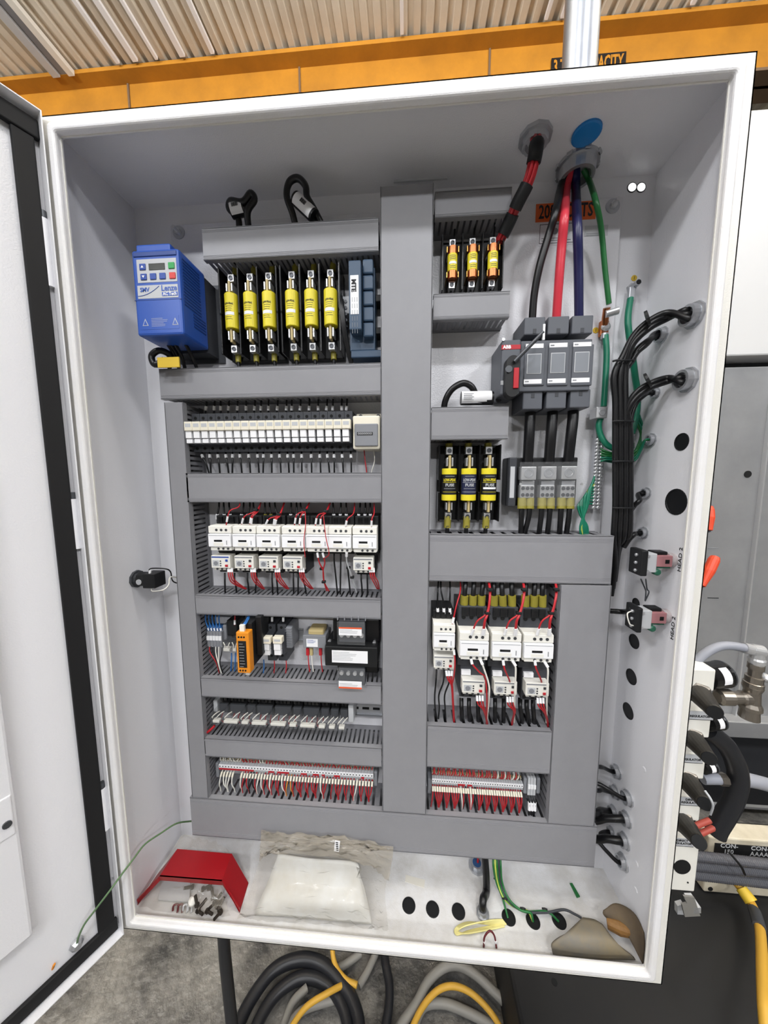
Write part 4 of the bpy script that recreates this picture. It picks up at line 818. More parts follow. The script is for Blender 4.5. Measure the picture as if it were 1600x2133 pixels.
for k, (x0, x1) in enumerate(((822, 968), (990, 1138), (1160, 1308))):
    a = q5(x0, 200, x1, 540, .07); XP.append((a[0]+a[1])/2)
    sbox(a[0], a[1], a[2]+.004, a[3]-.008, .0725, .068, .0015).build('pole_cover', 'device_grey', t)
    l1 = sbox(*q5(x0+14, 224-6*k, x1-6, 255-6*k, .073), .0728, .072, 0).build('line_label', 'paper', t); b = q5(x0+14, 224-6*k, x1-6, 255-6*k, .073); bars(b[0]+.002, b[0]+.012, b[3]-.003, .0729, 1, .002, l1, 'print_grey', th=.002)
    b = q5(x0, 476-5*k, x1-20, 508-5*k, .073); l2 = sbox(*b, .0728, .072, 0).build('load_label', 'paper', t); bars(b[0]+.002, b[0]+.012, b[3]-.003, .0729, 1, .002, l2, 'print_grey', th=.002)
    b = q5(x0+28, 300-7*k, x0+120, 432-6*k, .0735); w_ = sbox(b[0]-.0015, b[1]+.0015, b[2]-.0015, b[3]+.0015, .0732, .071, .0006).build('window_frame', 'light_grey', t); sbox(*b, .0736, .073, .0002).build('window_pane', 'window', w_)
    b = q5(x0+4, 34-6*k, x1+6, 160-3*k, .066); u = sbox(*b, .066, 0, .002).build('line_shroud', 'device_grey', t)
    sbox((b[0]+b[1])/2-.003, (b[0]+b[1])/2+.003, b[2]+.002, b[2]+.010, .0665, .065, 0).build('latch', 'charcoal', u)
    b = q5(x0-8, 562-8*k, x1-14, 690-6*k, .066); u = sbox(*b, .066, 0, .002).build('load_shroud', 'device_grey', t)
    sbox((b[0]+b[1])/2-.003, (b[0]+b[1])/2+.003, b[3]-.012, b[3]-.004, .0665, .065, 0).build('latch', 'charcoal', u)
    if k: sbox(a[0]-.008, a[0]-.003, za, zb-.004, .068, .06, 0).build('pole_gap', 'charcoal', t)
# handle
ha, hb, hc, hd = q5(698, 305, 790, 600, .093); hx = (ha+hb)/2
m = MB(); n = 18; pts = []
for i in range(n): a = math.pi*i/(n-1); pts.append((hx+(hb-ha)/2*math.cos(a), YP-.093, hd-(hb-ha)/2+(hb-ha)/2*math.sin(a)))
for i in range(n): a = math.pi+math.pi*i/(n-1); pts.append((hx+(hb-ha)/2*math.cos(a), YP-.093, hc+(hb-ha)/2+(hb-ha)/2*math.sin(a)))
hn = m.prism(pts, (0, .02, 0)).build('handle', 'black', t)
sbox(hx+.001, hx+.010, hc+.014, hd-.022, .0955, .092, .001).build('handle_insert', 'red', hn)
MB().cyl((hx-.008, YP-.093, hd-.024), (hx-.008, YP-.0955, hd-.024), .006, n=14).build('shaft', 'dark_steel', hn)
A = Pt(c5, 755, 352, .096); Bv = Pt(c5, 962, 140, .11); MB().tube([A, Bv], .0035, 6).build('shaft_lever', 'dark_steel', hn)
MB().box(Bv.x-.002, Bv.x+.002, Bv.y-.002, Bv.y+.002, Bv.z-.014, Bv.z+.012, .0005).build('lever_pin', 'steel', hn)
q = Pt(c5, 632, 628, .03); MB().cyl((q.x, YP-.03, q.z), (q.x, YP-.04, q.z), .006, n=10).build('mounting_bolt', 'dark_steel', t)
# incoming cables from the ceiling hub
hub = aZ(1203, 345, BH-.004)
dh = YP-hub.y
def cab(c, pts, r, m, label, name='power_cable', group=None, n=10): return W(c, pts, r, m, label, group, n=n, name=name, cat='cable')
cab(c4, [(1130, 20, dh), (1085, 130, dh*.92), (1050, 300, .07), (1000, 470, .065), (935, 690, .06), (895, 900, .052), (880, 1090, .046)], .0068, 'wire_black', 'thick black incoming cable from the ceiling fitting to the disconnect switch')
cab(c4, [(1150, 10, dh), (1120, 150, dh*.92), (1110, 330, .075), (1090, 550, .068), (1070, 800, .06), (1050, 1090, .046)], .0076, 'cable_red', 'thick red incoming cable from the ceiling fitting to the disconnect switch')
cab(c4, [(1190, 10, dh), (1190, 150, dh*.92), (1200, 400, .07), (1208, 700, .06), (1212, 1090, .046)], .0076, 'cable_navy', 'thick navy incoming cable from the ceiling fitting to the disconnect switch')
cab(c4, [(1245, 10, dh*.95), (1285, 90, dh*.85), (1330, 230, .06), (1370, 430, .045), (1395, 700, .035), (1425, 965, .03)], .0046, 'wire_green', 'green earth cable from the ceiling fitting down to the copper lug')
hb_ = thing('conduit_hub', (hub.x, hub.y, BH-.05), 'large zinc conduit hub in the cabinet ceiling with power cables', 'conduit fitting')
MB().lathe((hub.x, hub.y, BH-TH), (0, 0, -1), [(0, .036), (.006, .036), (.006, .031), (.024, .0295), (.024, .023), (.01, .021)], 24).build('bushing', 'zinc', hb_)
m = MB()
for k in range(8): a = k*math.pi/4; m.obox(Matrix.Translation((hub.x+.036*math.cos(a), hub.y+.036*math.sin(a), BH-TH-.003)) @ Matrix.Rotation(a, 4, 'Z'), .005, .010, .006, .001)
m.build('locknut_lugs', 'zinc', hb_)['kind'] = 'stuff'
cv = MB().cyl((hub.x-.006, hub.y, BH+.0005), (hub.x-.006, hub.y, 2.6), .0285, n=32).build('roof_conduit_riser', 'galv'); tag(cv, 'galvanised steel conduit rising from the cabinet top', 'conduit')
MB().cyl((hub.x-.006, hub.y, BH+.0005), (hub.x-.006, hub.y, BH+.02), .033, n=32).build('coupling', 'galv', cv)
q = aZ(1222, 278, BH-.003); o = MB().lathe((q.x, q.y, BH-TH), (0, 0, -1), [(0, .0225), (.003, .0225), (.004, .020)], 28).build('hole_plug', 'plug_blue'); tag(o, 'bright blue round plug in the cabinet ceiling', 'plug')
# gland with red bundle
q = aZ(1115, 285, BH-.003); gl = thing('cable_gland', (q.x, q.y, BH-.02), 'zinc locknut in the cabinet ceiling with a taped red wire bundle', 'conduit fitting')
MB().lathe((q.x, q.y, BH-TH), (0, 0, -1), [(0, .027), (.006, .027), (.006, .0215), (.015, .0205), (.015, .016), (.004, .015)], 10).build('locknut', 'zinc', gl)
bun = [Vector((q.x, q.y, BH+.0))]+[Pt(c2, x, y, d) for x, y, d in ((635, 600, .098), (625, 670, .092), (600, 760, .082), (555, 850, .068), (520, 930, .05), (480, 1010, .035))]
bun[0] = Vector((q.x, q.y, BH-.003))
SB = smooth(bun, 8)
for k in range(6):
    a = k*math.pi/3; o = MB().tube([p_+Vector((.0062*math.cos(a), .0062*math.sin(a), 0)) for p_ in SB], .0032, 7).build('bundled_wire', 'wire_red' if k != 2 else 'light_grey'); tag(o, ('red wire' if k != 2 else 'pale grey wire')+' in the taped bundle under the ceiling locknut', 'wire', 'wires of the taped bundle')
for a, b in ((.17, .36), (.52, .70), (.74, .93)):
    i0 = int(a*len(SB)); i1 = int(b*len(SB)); o = MB().tube(SB[i0:i1+1], .0115, 12).build('tape_wrap', 'black'); tag(o, f'black tape wrapped round the red wire bundle, {("highest", "middle", "lowest")[(.17, .52, .74).index(a)]} wrap', 'tape')
# ceiling bracket at the head of the centre duct
o = slab(c1, 1635, 738, 1865, 752, .085, .0, .001); 
q0 = aZ(820, 375, BH-.002); q1 = aZ(932, 368, BH-.002)
o = MB().box(q0.x, q1.x, q0.y-.001, q0.y+.003, BH-.006, BH-.0018, .0005).build('ceiling_bracket', 'light_grey'); tag(o, 'thin white metal strip on the cabinet ceiling above the centre duct', 'bracket')
# two pin holes; glowing discs stand in for light coming through
for px in (1317, 1336):
    q = aY(px, 390, D-.001); o = MB().lathe((q.x, D, q.z), (0, -1, 0), [(0, .009), (.001, .009)], 20).build('round_hole', 'black', en); MB().cyl((q.x, D-.001, q.z), (q.x, D-.0014, q.z), .0075, n=20).build('glow_disc', 'hole_glow', o)
# ---- signs on the plate
a = pp(*c4(908, 258), 0); b = pp(*c4(1328, 362), 0); sg = MB().box(a.x, b.x, YP-.0008, YP, b.z, a.z).build('voltage_sign', 'sign_orange'); tag(sg, 'orange sign reading 208 VOLTS behind the power cables', 'sign')
text('208 VOLTS', .034, ((a.x+b.x)/2, YP-.001, (a.z+b.z)/2), 'print', sg, width=(b.x-a.x)*.9, bold=.0006)
a = pp(*c4(928, 392), 0); b = pp(*c4(1195, 538), 0); sg = MB().box(a.x, b.x, YP-.0005, YP, b.z, a.z).build('certification_sticker', 'plate'); tag(sg, 'clear sticker with a black frame under the orange voltage sign', 'sticker')
m = MB(); e = .0008
for x0, x1, z0, z1 in ((a.x+.002, b.x-.003, a.z-.003-e, a.z-.003), (a.x+.002, b.x-.003, b.z+.003, b.z+.003+e), (a.x+.002, a.x+.002+e, b.z+.003, a.z-.003), (b.x-.003-e, b.x-.003, b.z+.003, a.z-.003)): m.box(x0, x1, YP-.0008, YP-.0005, z0, z1)
m.build('frame_print', 'print', sg); mm = MB().lathe((a.x+(b.x-a.x)*.42, YP-.0005, a.z-.016), (0, -1, 0), [(0, .006), (.0003, .006), (.0003, .0045)], 20).build('emblem', 'print_grey', sg)
bars(a.x+.006, b.x-.008, b.z+.013, .0005, 2, .004, sg, 'print_grey', th=.0015)
a = pp(*c4(1255, 412), 0); b = pp(*c4(1415, 478), 0); sg = MB().box(a.x, b.x, YP-.0005, YP, b.z, a.z).build('signature_sticker', 'light_grey'); tag(sg, 'smudged grey sticker beside the green earth cable', 'sticker'); bars(a.x+.003, b.x-.003, b.z+.005, .0005, 2, .003, sg, 'print_grey', th=.0012)
for (c, x, y) in ((c5, 1330, 130), (c6, 522, 105)):
    q = Pt(c, x, y, 0) if c is c5 else aY(*c(x, y), D-.0015); yy = YP if c is c5 else D
    o = MB().cyl((q.x, yy, q.z), (q.x, yy-.0008, q.z), .0055, n=18).build('earth_symbol', 'label_yellow'); tag(o, 'round yellow earth sticker beside the '+('copper lug' if c is c5 else 'upper ground stud'), 'sticker')
    MB().box(q.x-.0004, q.x+.0004, yy-.001, yy-.0007, q.z-.003, q.z+.003).build('symbol_print', 'print', o)
# ---- load cables and distribution block
for k, (x0, x1) in enumerate(((868, 848), (1026, 998), (1172, 1134))):
    W(c5, [(x0, 680, .036), (x0-3, 760, .04), ((x0+x1)/2, 900, .042), (x1, 1075, .036)], .0098, 'wire_black', f'{("left", "middle", "right")[k]} thick printed black cable between switch and distribution block', 'three thick cables', n=12, name='power_cable', cat='cable')
xa, xb, za, zb = q5(790, 1062, 1250, 1376, .06)
t = thing('distribution_block', ((xa+xb)/2, YP, za), 'black power distribution block under a clear cover with six tails', 'terminal block')
sbox(xa-.016, xb, za-.002, zb+.010, .032, 0, .002).build('base', 'black', t)
sbox(xa-.016, xa-.001, za-.002, zb+.010, .046, .032, .002).build('side_wall', 'charcoal', t); sbox(xa-.0135, xa-.005, za+.015, zb-.008, .0465, .0455, 0).build('side_label', 'light_grey', t)
sbox(xa, xb, za, zb, .060, .0575, .0008).build('clear_cover', 'clear', t)
for k, (x0, x1) in enumerate(((805, 912), (945, 1055), (1090, 1200))):
    b = q5(x0, 1096-2*k, x1, 1190-2*k, .054); u = sbox(*b, .054, .032, .0015).build('lug', 'steel', t)
    MB().lathe(((b[0]+b[1])/2, YP-.054, (b[2]+b[3])/2), (0, -1, 0), [(0, .0095), (.001, .0095), (.001, .006), (.0004, .0055)], 18).build('lug_screw', 'zinc', u)
    b2 = q5(x0-8, 1228, x1-16, 1318, .05); u2 = sbox(*b2, .05, .032, .001).build('outlet_step', 'steel', t); b3 = q5(x0, 1196, x1-14, 1228, .045); sbox(*b3, .045, .032, .001).build('outlet_step', 'zinc', t)
    for j in range(3):
        for z in (b2[2]+.006, b2[3]-.006): MB().cyl((b2[0]+(b2[1]-b2[0])*(.18+.32*j), YP-.05, z), (b2[0]+(b2[1]-b2[0])*(.18+.32*j), YP-.0508, z), .0036, n=10).build('outlet_screw', 'dark_steel', u2)
for x, z in ((xa+.002, (za+zb)/2), (xb-.005, (za+zb)/2)): screw(x, z, .06, .0025, t)
for k, (x, y) in enumerate(((808, 800), (862, 830), (948, 930), (1008, 990), (1086, 1075), (1146, 1125))):
    W(c5, [(x, 1310, .04), (x, 1370, .044), (x-6 if k % 2 else x-4, 1450, .045), (y, 1560, .035), (y-6, 1620, .03)], .0052, 'wire_black', f'{num[k]} black tail with yellowed sleeve under the distribution block', 'six tails of the distribution block', marks=(.2,), mm='sleeve', mlen=.022, name='tail_cable', cat='cable', n=8)
# ---- current transformer ring on the duct above the large fuses
P = [Pt(c5, *q) for q in ((250, 760, .03), (262, 640, .045), (310, 550, .05), (390, 505, .05), (450, 530, .048), (480, 590, .045))]
o = MB().tube(smooth(P), .0062, 8).build('cable_loop', 'wire_black'); tag(o, 'black cable arching over the short duct above the thick fuses', 'cable')
a = Pt(c5, 375, 612, .05); b = Pt(c5, 600, 612, .05)
o = MB().cyl(a, b, .0128, n=20).build('cable_coil', 'wire_black'); tag(o, 'black cable coil wrapped in a printed white tag above the short duct', 'cable')
vs = []; n = 8
for i in range(n+1):
    th = -1.0+2.0*i/n
    for x in (a.x, b.x-.004): vs.append((x, a.y-.0133*math.cos(th), a.z+.0133*math.sin(th)))
tg = MB().add(vs, [(2*i, 2*i+2, 2*i+3, 2*i+1) for i in range(n)], True).build('paper_tag', 'paper', o)
m = MB()
for k in range(5): m.box(a.x+.003, a.x+.022-.003*(k % 2), a.y-.0139, a.y-.0134, a.z+.005-k*.003, a.z+.0058-k*.003)
m.build('printed_lines', 'print_grey', o)
# ---- ground bar
za = Pt(c5, 1330, 1400, .02).z; zb = Pt(c5, 1345, 760, .02).z; gx = Pt(c5, 1345, 1100, .02).x
t = thing('ground_bar', (gx, YP, za), 'long zinc ground bar with two rows of screws', 'ground bar')
MB().box(gx-.006, gx+.006, YP-.018, YP-.006, za, zb, .001).build('bar', 'zinc', t)
for z in (za+.03, zb-.03): MB().cyl((gx, YP, z), (gx, YP-.006, z), .005, n=10).build('standoff', 'zinc', t)
n = 20; zs = Pt(c5, 1350, 905, .02).z
for i in range(n):
    z = za+.004+(zs-za-.004)*i/(n-1)
    for s in (-1, 1): MB().lathe((gx+s*.0042, YP-.018, z), (0, -1, 0), [(0, .0032), (.006, .0032), (.0065, .0024)], 8).build('bar_screw', 'steel', t)
b = q5(1352, 668, 1425, 748, .04); lg = sbox(b[0]-.002, b[1], b[2], b[3], .036, .012, .0015).build('earth_lug', 'steel', t)
MB().lathe(((b[0]+b[1])/2, YP-.036, (b[2]+b[3])/2), (0, -1, 0), [(0, .0065), (.0012, .0065), (.0012, .004), (.0005, .0035)], 16).build('lug_screw', 'zinc', lg)
# copper lug
cl = thing('copper_lug', Pt(c5, 1405, 100, 0), 'copper cable lug bolted to the panel beside the disconnect switch', 'cable lug')
a = Pt(c5, 1410, -30, .03); b = Pt(c5, 1400, 40, .022); c_ = Pt(c5, 1398, 150, .014)
MB().tube([a, b, Pt(c5, 1395, 90, .014)], [.006, .006, .0055], 10).build('barrel', 'copper', cl)
MB().box(c_.x-.008, c_.x+.008, YP-.012, YP-.003, c_.z-.004, b.z, .002).build('palm', 'copper', cl)
q = Pt(c5, 1408, 100, .016); MB().lathe((q.x, YP-.012, q.z), (0, -1, 0), [(0, .0085), (.003, .0085), (.006, .005)], 14).build('screw', 'steel', cl)
q = Pt(c5, 1432, 15, .03); MB().cyl((q.x-.008, q.y, q.z), (q.x+.012, q.y-.004, q.z+.004), .0065, n=12).build('set_screw', 'steel', cl)
MB().cyl((c_.x, YP-.012, c_.z), (c_.x, YP-.012, c_.z-.010), .0065, n=12).build('ferrule', 'zinc', cl)
cab(c5, [(1400, 165, .014), (1408, 300, .018), (1400, 480, .022), (1388, 670, .024)], .0054, 'cable_teal', 'teal earth cable between the copper lug and the ground bar', 'earth_cable')
cab(c5, [(1372, 740, .024), (1352, 800, .024), (1365, 870, .026), (1405, 935, .03), (1470, 972, .03), (1560, 990, .02)], .0054, 'cable_teal', 'teal earth cable curving from the ground bar behind the black cables', 'earth_cable')
for k in range(11):
    W(c5, [(1325-1.5*k, 1160+20*k, .022), (1300-9*k, 1240+12*k, .03+.0006*(k % 3)), (1272-5*k, 1380+6*k, .034+.001*(k % 3)), (1222+5*k-6*(k % 2), 1520, .036), (1232+4*k, 1620, .03)], .0019, 'cable_teal' if k != 3 else 'green_stripe', 'thin green earth wire fanning from the ground bar into the tall duct' if k != 3 else 'green and yellow earth wire among the green ones at the ground bar', 'green earth wires left of the ground bar' if k != 3 else None, name='earth_wire')
for k in range(5):
    W(c5, [(1365, 970+22*k, .024), (1410, 990+14*k, .03), (1460, 1000+12*k, .028), (1520, 985+10*k, .012), (1600, 930+8*k, -.004)], .0018, 'wire_green' if k < 3 else 'cable_teal', 'green earth wire running right from the ground bar behind the black cables', 'green earth wires right of the ground bar', name='earth_wire')
# ---- motor starters (c11)
xa = Pt(c11, 124, 800, .086).x; w = Pt(c11, 294, 800, .086).x-xa; zt = Pt(c11, 205, 790, .086).z; h = zt-Pt(c11, 205, 998, .086).z
contactor(xa, w, zt, h, 'small white contactor left of the three large motor starters', None)
zo = Pt(c11, 205, 1028, .076).z; overload(Pt(c11, 126, 1050, .076).x, Pt(c11, 285, 1050, .076).x-Pt(c11, 126, 1050, .076).x, zo, zo-Pt(c11, 205, 1145, .076).z, 'white overload relay under the small contactor left of the large starters', None)
BX = ((328, 550), (578, 805), (826, 1065)); zt = sum(Pt(c11, x, y, .10).z for x, y in ((440, 850), (690, 858), (945, 868)))/3; zb = sum(Pt(c11, x, y, .10).z for x, y in ((440, 1066), (690, 1077), (940, 1086)))/3; w = (Pt(c11, 1065, 950, .10).x-Pt(c11, 826, 950, .10).x+Pt(c11, 550, 950, .10).x-Pt(c11, 328, 950, .10).x)/2
fb = None
for i, (x0, x1) in enumerate(BX):
    lab = f'{("left", "middle", "right")[i]} of the three large white and charcoal motor contactors'; xa = Pt(c11, x0, 950, .10).x
    if fb is None: fb = contactor(xa, w, zt, zt-zb, lab, 'three large motor contactors', dF=.10, big=1)
    else: dup(fb, (xa+w/2, YP, zb), lab)
zo = sum(Pt(c11, x, y, .086).z for x, y in ((435, 1220), (680, 1228), (935, 1238)))/3; zq = sum(Pt(c11, x, y, .086).z for x, y in ((435, 1338), (680, 1350), (930, 1362)))/3; fo = None
ow = Pt(c11, 522, 1280, .086).x-Pt(c11, 345, 1280, .086).x
for i, x in enumerate((345, 592, 838)):
    lab = f'{("left", "middle", "right")[i]} of the three overload relays under the large motor contactors'; xa = Pt(c11, x, 1280, .086).x
    if fo is None:
        fo = overload(xa, ow, zo, zo-zq, lab, 'three large overload relays', dF=.086)
        sbox(xa-.002, xa+ow+.003, zq-.016, zo+.024, .068, 0, .0015).build('body', 'charcoal', fo); sbox(xa, xa+ow*.42, zo+.003, zo+.013, .074, .068, .0005).build('name_tag', 'paper', fo)
        for k in range(3): MB().cyl((xa+ow*(.1+.36*k), YP-.068, zq-.009), (xa+ow*(.1+.36*k), YP-.0688, zq-.009), .004, n=10).build('screw_hole', 'hole', fo)
    else: dup(fo, (xa+ow/2, YP, zq-.008), lab)
for k, (a, b) in enumerate(((165, 158), (180, 205), (250, 253))): W(c11, [(a, 420, .03), (a-8 if k == 0 else a+2, 520, .05), (b-4, 620, .055), (b, 720, .056)], .0018, 'wire_black', 'black wire dropping onto the small contactor left of the large starters', 'wires above the small starter', marks=(.93,), mlen=.012, name='phase_wire')
W(c11, [(328, 420, .03), (332, 520, .06), (300, 640, .08), (270, 780, .084)], .0014, 'wire_red', 'single red coil wire reaching the small contactor left of the large starters', None, marks=(.95,), mlen=.012, name='coil_wire')
for k, (a, b) in enumerate(((370, 358), (436, 425), (505, 490), (590, 592), (652, 662), (730, 732), (838, 832), (908, 898), (968, 965))):
    W(c11, [(a, 410, .04), (a, 480, .055), ((a+b)/2, 560, .06), (b, 680, .06)], .0048, 'wire_black', f'{num[k]} thick black lead with yellow sleeve above the large motor contactors', 'thick leads above the large contactors', marks=(.8,), mm='sleeve', mlen=.025, name='motor_lead', n=8, cat='cable')
for j, (pa, l, r_, x0) in enumerate((((540, 420), 418, 503, 548), ((805, 420), 674, 752, 790), ((1055, 420), 926, 1015, 1040))):
    for k, e in enumerate((l, r_, r_+10)):
        W(c11, [(pa[0]+4*k, 420, .04), (pa[0]+18+4*k, 530, .085), (x0+5*k-(10 if j == 0 else 0), 690, .1), ((x0+2*e)/3, 760, .106), (e, 860, .098)], .0016, 'wire_red', f'red coil wire tied in a bundle above the {("left", "middle", "right")[j]} large contactor', f'red bundle above the {("left", "middle", "right")[j]} large contactor', marks=(.96,), mlen=.016, name='coil_wire')
    for x, y in ((pa[0]+20, 515), (x0-5, 695)):
        q = Pt(c11, x, y, .088 if y < 600 else .1); o = MB().box(q.x-.005, q.x+.005, q.y-.004, q.y+.005, q.z-.0025, q.z+.0025, .001).build('cable_tie', 'black'); tag(o, f'{"upper" if y < 600 else "lower"} black tie round the red bundle above the {("left", "middle", "right")[j]} large contactor', 'cable tie')
for j, (x, xs) in enumerate(((415, 490), (664, 742), (910, 992))):
    W(c11, [(x, 1060, .096), (x+15, 1100, .1), (x+70, 1160, .098), (x+110, 1200, .094), (x+122, 1350, .094), (x+120, 1500, .07), (x+118, 1560, .05)] if j == 0 else [(x, 1075, .096), (x+10, 1130, .1), (x+45, 1210, .09), (x+52, 1240, .08)], .0016, 'wire_red', f'red wire leaving the bottom of the {("left", "middle", "right")[j]} large contactor', None, marks=(.04,), mlen=.012, name='control_wire')
    W(c11, [(xs, 1065+10*j, .096), (xs+18, 1110+10*j, .1), (xs+(60 if j == 0 else 15), 1240, .098), (xs+(65 if j == 0 else 10), 1330, .096), (xs+(52 if j == 0 else 8), 1480, .07), (xs+(48 if j == 0 else 5), 1545, .05)], .0017, 'wire_white', f'white wire looping from the {("left", "middle", "right")[j]} large contactor down to the duct', None, marks=(.04,), mlen=.012, name='control_wire')
    b = (460, 695, 930)[j]
    for k in range(3): W(c11, [(b+k*22, 1345+10*j, .08), (b+8+k*20, 1400+8*j, .085), (b+50+k*6, 1450+8*j, .08), (b+75-(40 if j == 1 else 0)+k*3, 1540, .055), (b+75-(40 if j == 1 else 0)+k*3, 1590, .045)], .0014, 'wire_red', f'red control wire under the overload relay of the {("left", "middle", "right")[j]} large starter', f'red wires under the {("left", "middle", "right")[j]} large starter', marks=(.06,), mlen=.010, name='control_wire')
for k, (a, b) in enumerate(((340, 345), (398, 405), (468, 472), (600, 600), (668, 665), (795, 810), (845, 862), (895, 905))):
    W(c11, [(a, 1355, .04), (a, 1420, .05), ((a+b)/2, 1480, .05), (b, 1560, .04), (b, 1620, .03)], .0046, 'wire_black', f'{num[k]} thick black lead dropping under the large starters', 'thick leads under the large starters', name='motor_lead', n=8, cat='cable')
for k, (a, b, e) in enumerate(((148, 128, 155), (205, 160, 158), (250, 205, 220))): W(c11, [(a, 1130, .045), (a-6, 1230, .055), (b+5, 1330, .056), (b+8, 1430, .05), (e, 1550, .04)], .0017, 'wire_black', 'black wire dropping from the small starter left of the large ones', 'black wires under the small starter', name='motor_wire')
for k in range(3): W(c11, [(222+k*22, 1150, .07), (235+k*14, 1210, .075), (262+k*4, 1260, .075), (272+k*3, 1400, .065), (280+k*3, 1560, .045)], .0015, 'wire_red', 'red wire in the tied bundle under the small starter', 'red bundle under the small starter', marks=(.06,), mlen=.010, name='control_wire')
W(c11, [(283, 1000, .082), (290, 1080, .09), (282, 1180, .085), (265, 1260, .078)], .0014, 'wire_red', 'red wire passing beside the overload relay of the small starter', None, marks=(.05,), name='control_wire')
mat('door_green', '5d7a55', .5); mat('cord_yellow', 'd8cf8a', .5); mat('wire_maroon', '5c1f24', .45); mat('flap_grey', '6f6c66', .7, var=.5, vscale=20, col2='8a7a58'); mat('flap_brown', '4a4138', .7, var=.5, vscale=25, col2='6b5a40'); mat('cork', '8a6434', .6, var=.6, vscale=60, col2='6a4a26'); mat('doc_paper', 'e2e4e4', .6, var=.5, vscale=14, col2='c2bcae'); mat('red_enamel', '941019', .38); mat('dark_bolt', '3a342e', .5, .4)
mat('pink_clear', 'd9cfd0', .2, alpha=.75)
# ================================================================ right wall of the cabinet
XR = BW-TH; XL = TH
def gland(c, x, y0, y1, name, label, group, side=-1, X=XR, k=1.0):
    p0 = aX(*c(x, y0), X); p1 = aX(*c(x, y1), X); ct = (p0+p1)/2; r = abs(p0.z-p1.z)/2*.92*k
    t = thing(name, (X, ct.y, ct.z-r), label, 'cable gland', group); ax = (side, 0, 0); s = r/.022
    MB().lathe((X, ct.y, ct.z), ax, [(0, r), (.0035*s, r), (.0045*s, r*.9)], 10).build('locknut', 'zinc', t)
    MB().lathe((X+side*.0045*s, ct.y, ct.z), ax, [(0, r*.82), (.010*s, r*.80), (.010*s, r*.6), (.004*s, r*.55)], 20).build('bushing', 'zinc', t)
    return Vector((X, ct.y, ct.z)), r
GG = 'zinc locknuts in the right cabinet wall'
G1, r1 = gland(c6, 985, 285, 498, 'cable_gland', 'largest zinc locknut at the top of the right wall, with black cables', GG)
G2, r2 = gland(c6, 738, 478, 612, 'cable_gland', 'zinc locknut just below and behind the topmost one on the right wall', GG)
G3, r3 = gland(c6, 935, 785, 992, 'cable_gland', 'second large zinc locknut down the right wall, with black cables', GG)
G4, r4 = gland(c6, 690, 942, 1035, 'cable_gland', 'small zinc locknut hidden behind the second large one', GG)
G5, r5 = gland(c6, 655, 1292, 1405, 'cable_gland', 'zinc locknut with green wires on the right wall', GG)
G6, r6 = gland(c6, 618, 1706, 1806, 'cable_gland', 'zinc locknut with a short black cable left of the large black wall hole', GG)
G7, r7 = gland(c6, 596, 2008, 2110, 'cable_gland', 'zinc locknut with a short black cable just above the upper pushbutton', GG)
def bund(k): return (375+(k % 4)*38, .056-.011*(k//4))
END = [(1281, 1180), (1284, 1165), (1288, 1150), (1290, 1130)]
def drop(k, y0=750):
    x, d = bund(k); out = []
    for y in (850, 1050, 1300, 1520, 1860):
        if y >= y0: out.append(Pt(c6, x+(10 if y < 1000 and k % 4 == 0 else 0)*-1, y, d))
    out.append(Pt(c6, x-12, 2080, d-.004)); q = END[k % 4]; out.append(pp(q[0], q[1], .022)); out.append(pp(q[0]-8, q[1]+60, .014)); return out
def bcable(G, mids, k, y0, label, r=.0052, group='black cables in the tied bundle along the right wall'):
    o = MB().tube(smooth([Vector((XR-.0004, G.y, G.z)), Vector((XR-.014, G.y, G.z))]+mids+drop(k, y0), 6), r, 9).build('bundle_cable', 'wire_black'); tag(o, label, 'cable', group)
for j in range(3):
    g = Vector((0, .005*(j-1), .007*(j-1)+.0015*j))
    bcable(G1+g, [Pt(c6, 780, 372+22*j, .082-.004*j), Pt(c6, 640, 430+30*j, .072), Pt(c6, 520, 540+30*j, .064), Pt(c6, 440+12*j, 690+20*j, .058)], j, 800, f'{("lowest", "middle", "highest")[j]} black cable from the largest locknut down into the bundle')
for j in range(2):
    g = Vector((0, .004*(j-.5), .006*(j-.5)))
    bcable(G2+g, [Pt(c6, 620, 590+18*j, .05), Pt(c6, 540, 660+18*j, .05), Pt(c6, 490-15*j, 760+20*j, .048)], 4+j, 800, f'{("inner", "outer")[j]} black cable from the locknut behind the topmost one')
for j in range(2):
    g = Vector((0, .005*(j-.5), .008*(j-.5)))
    bcable(G3+g, [Pt(c6, 780, 872+26*j, .078), Pt(c6, 640, 915+34*j, .072), Pt(c6, 530, 990+40*j, .065), Pt(c6, 470, 1110+30*j, .058)], 3 if j == 0 else 6, 1290, f'{("lower", "upper")[j]} black cable from the second large locknut into the bundle')
bcable(G4, [Pt(c6, 600, 1005, .04), Pt(c6, 540, 1060, .042), Pt(c6, 500, 1160, .044)], 7, 1290, 'black cable from the small locknut hidden behind the second large one', r=.004)
for G, a, nm in ((G6, (520, 1850), 'beside the large black hole'), (G7, (480, 2110), 'above the upper pushbutton')):
    o = MB().tube(smooth([Vector((XR-.0004, G.y, G.z)), Vector((XR-.016, G.y, G.z-.002)), Pt(c6, a[0]+40, a[1]-40, .05), Pt(c6, a[0], a[1], .046), Pt(c6, a[0]-40, a[1]+60, .04)], 6), .0046, 8).build('branch_cable', 'wire_black'); tag(o, f'short black cable from the bundle to the locknut {nm}', 'cable')
for j, y in enumerate((742, 1205, 1512, 1868)):
    a = Pt(c6, 360, y, .064); b = Pt(c6, 520, y, .064); o = MB().tube([Vector((a.x, a.y+.002, a.z)), Vector((a.x+.004, a.y-.003, a.z)), Vector((b.x-.004, b.y-.003, b.z)), Vector((b.x, b.y+.002, b.z))], .0018, 6).build('cable_tie', 'black'); tag(o, f'{num[j]} black tie from the top around the black cable bundle', 'cable tie')
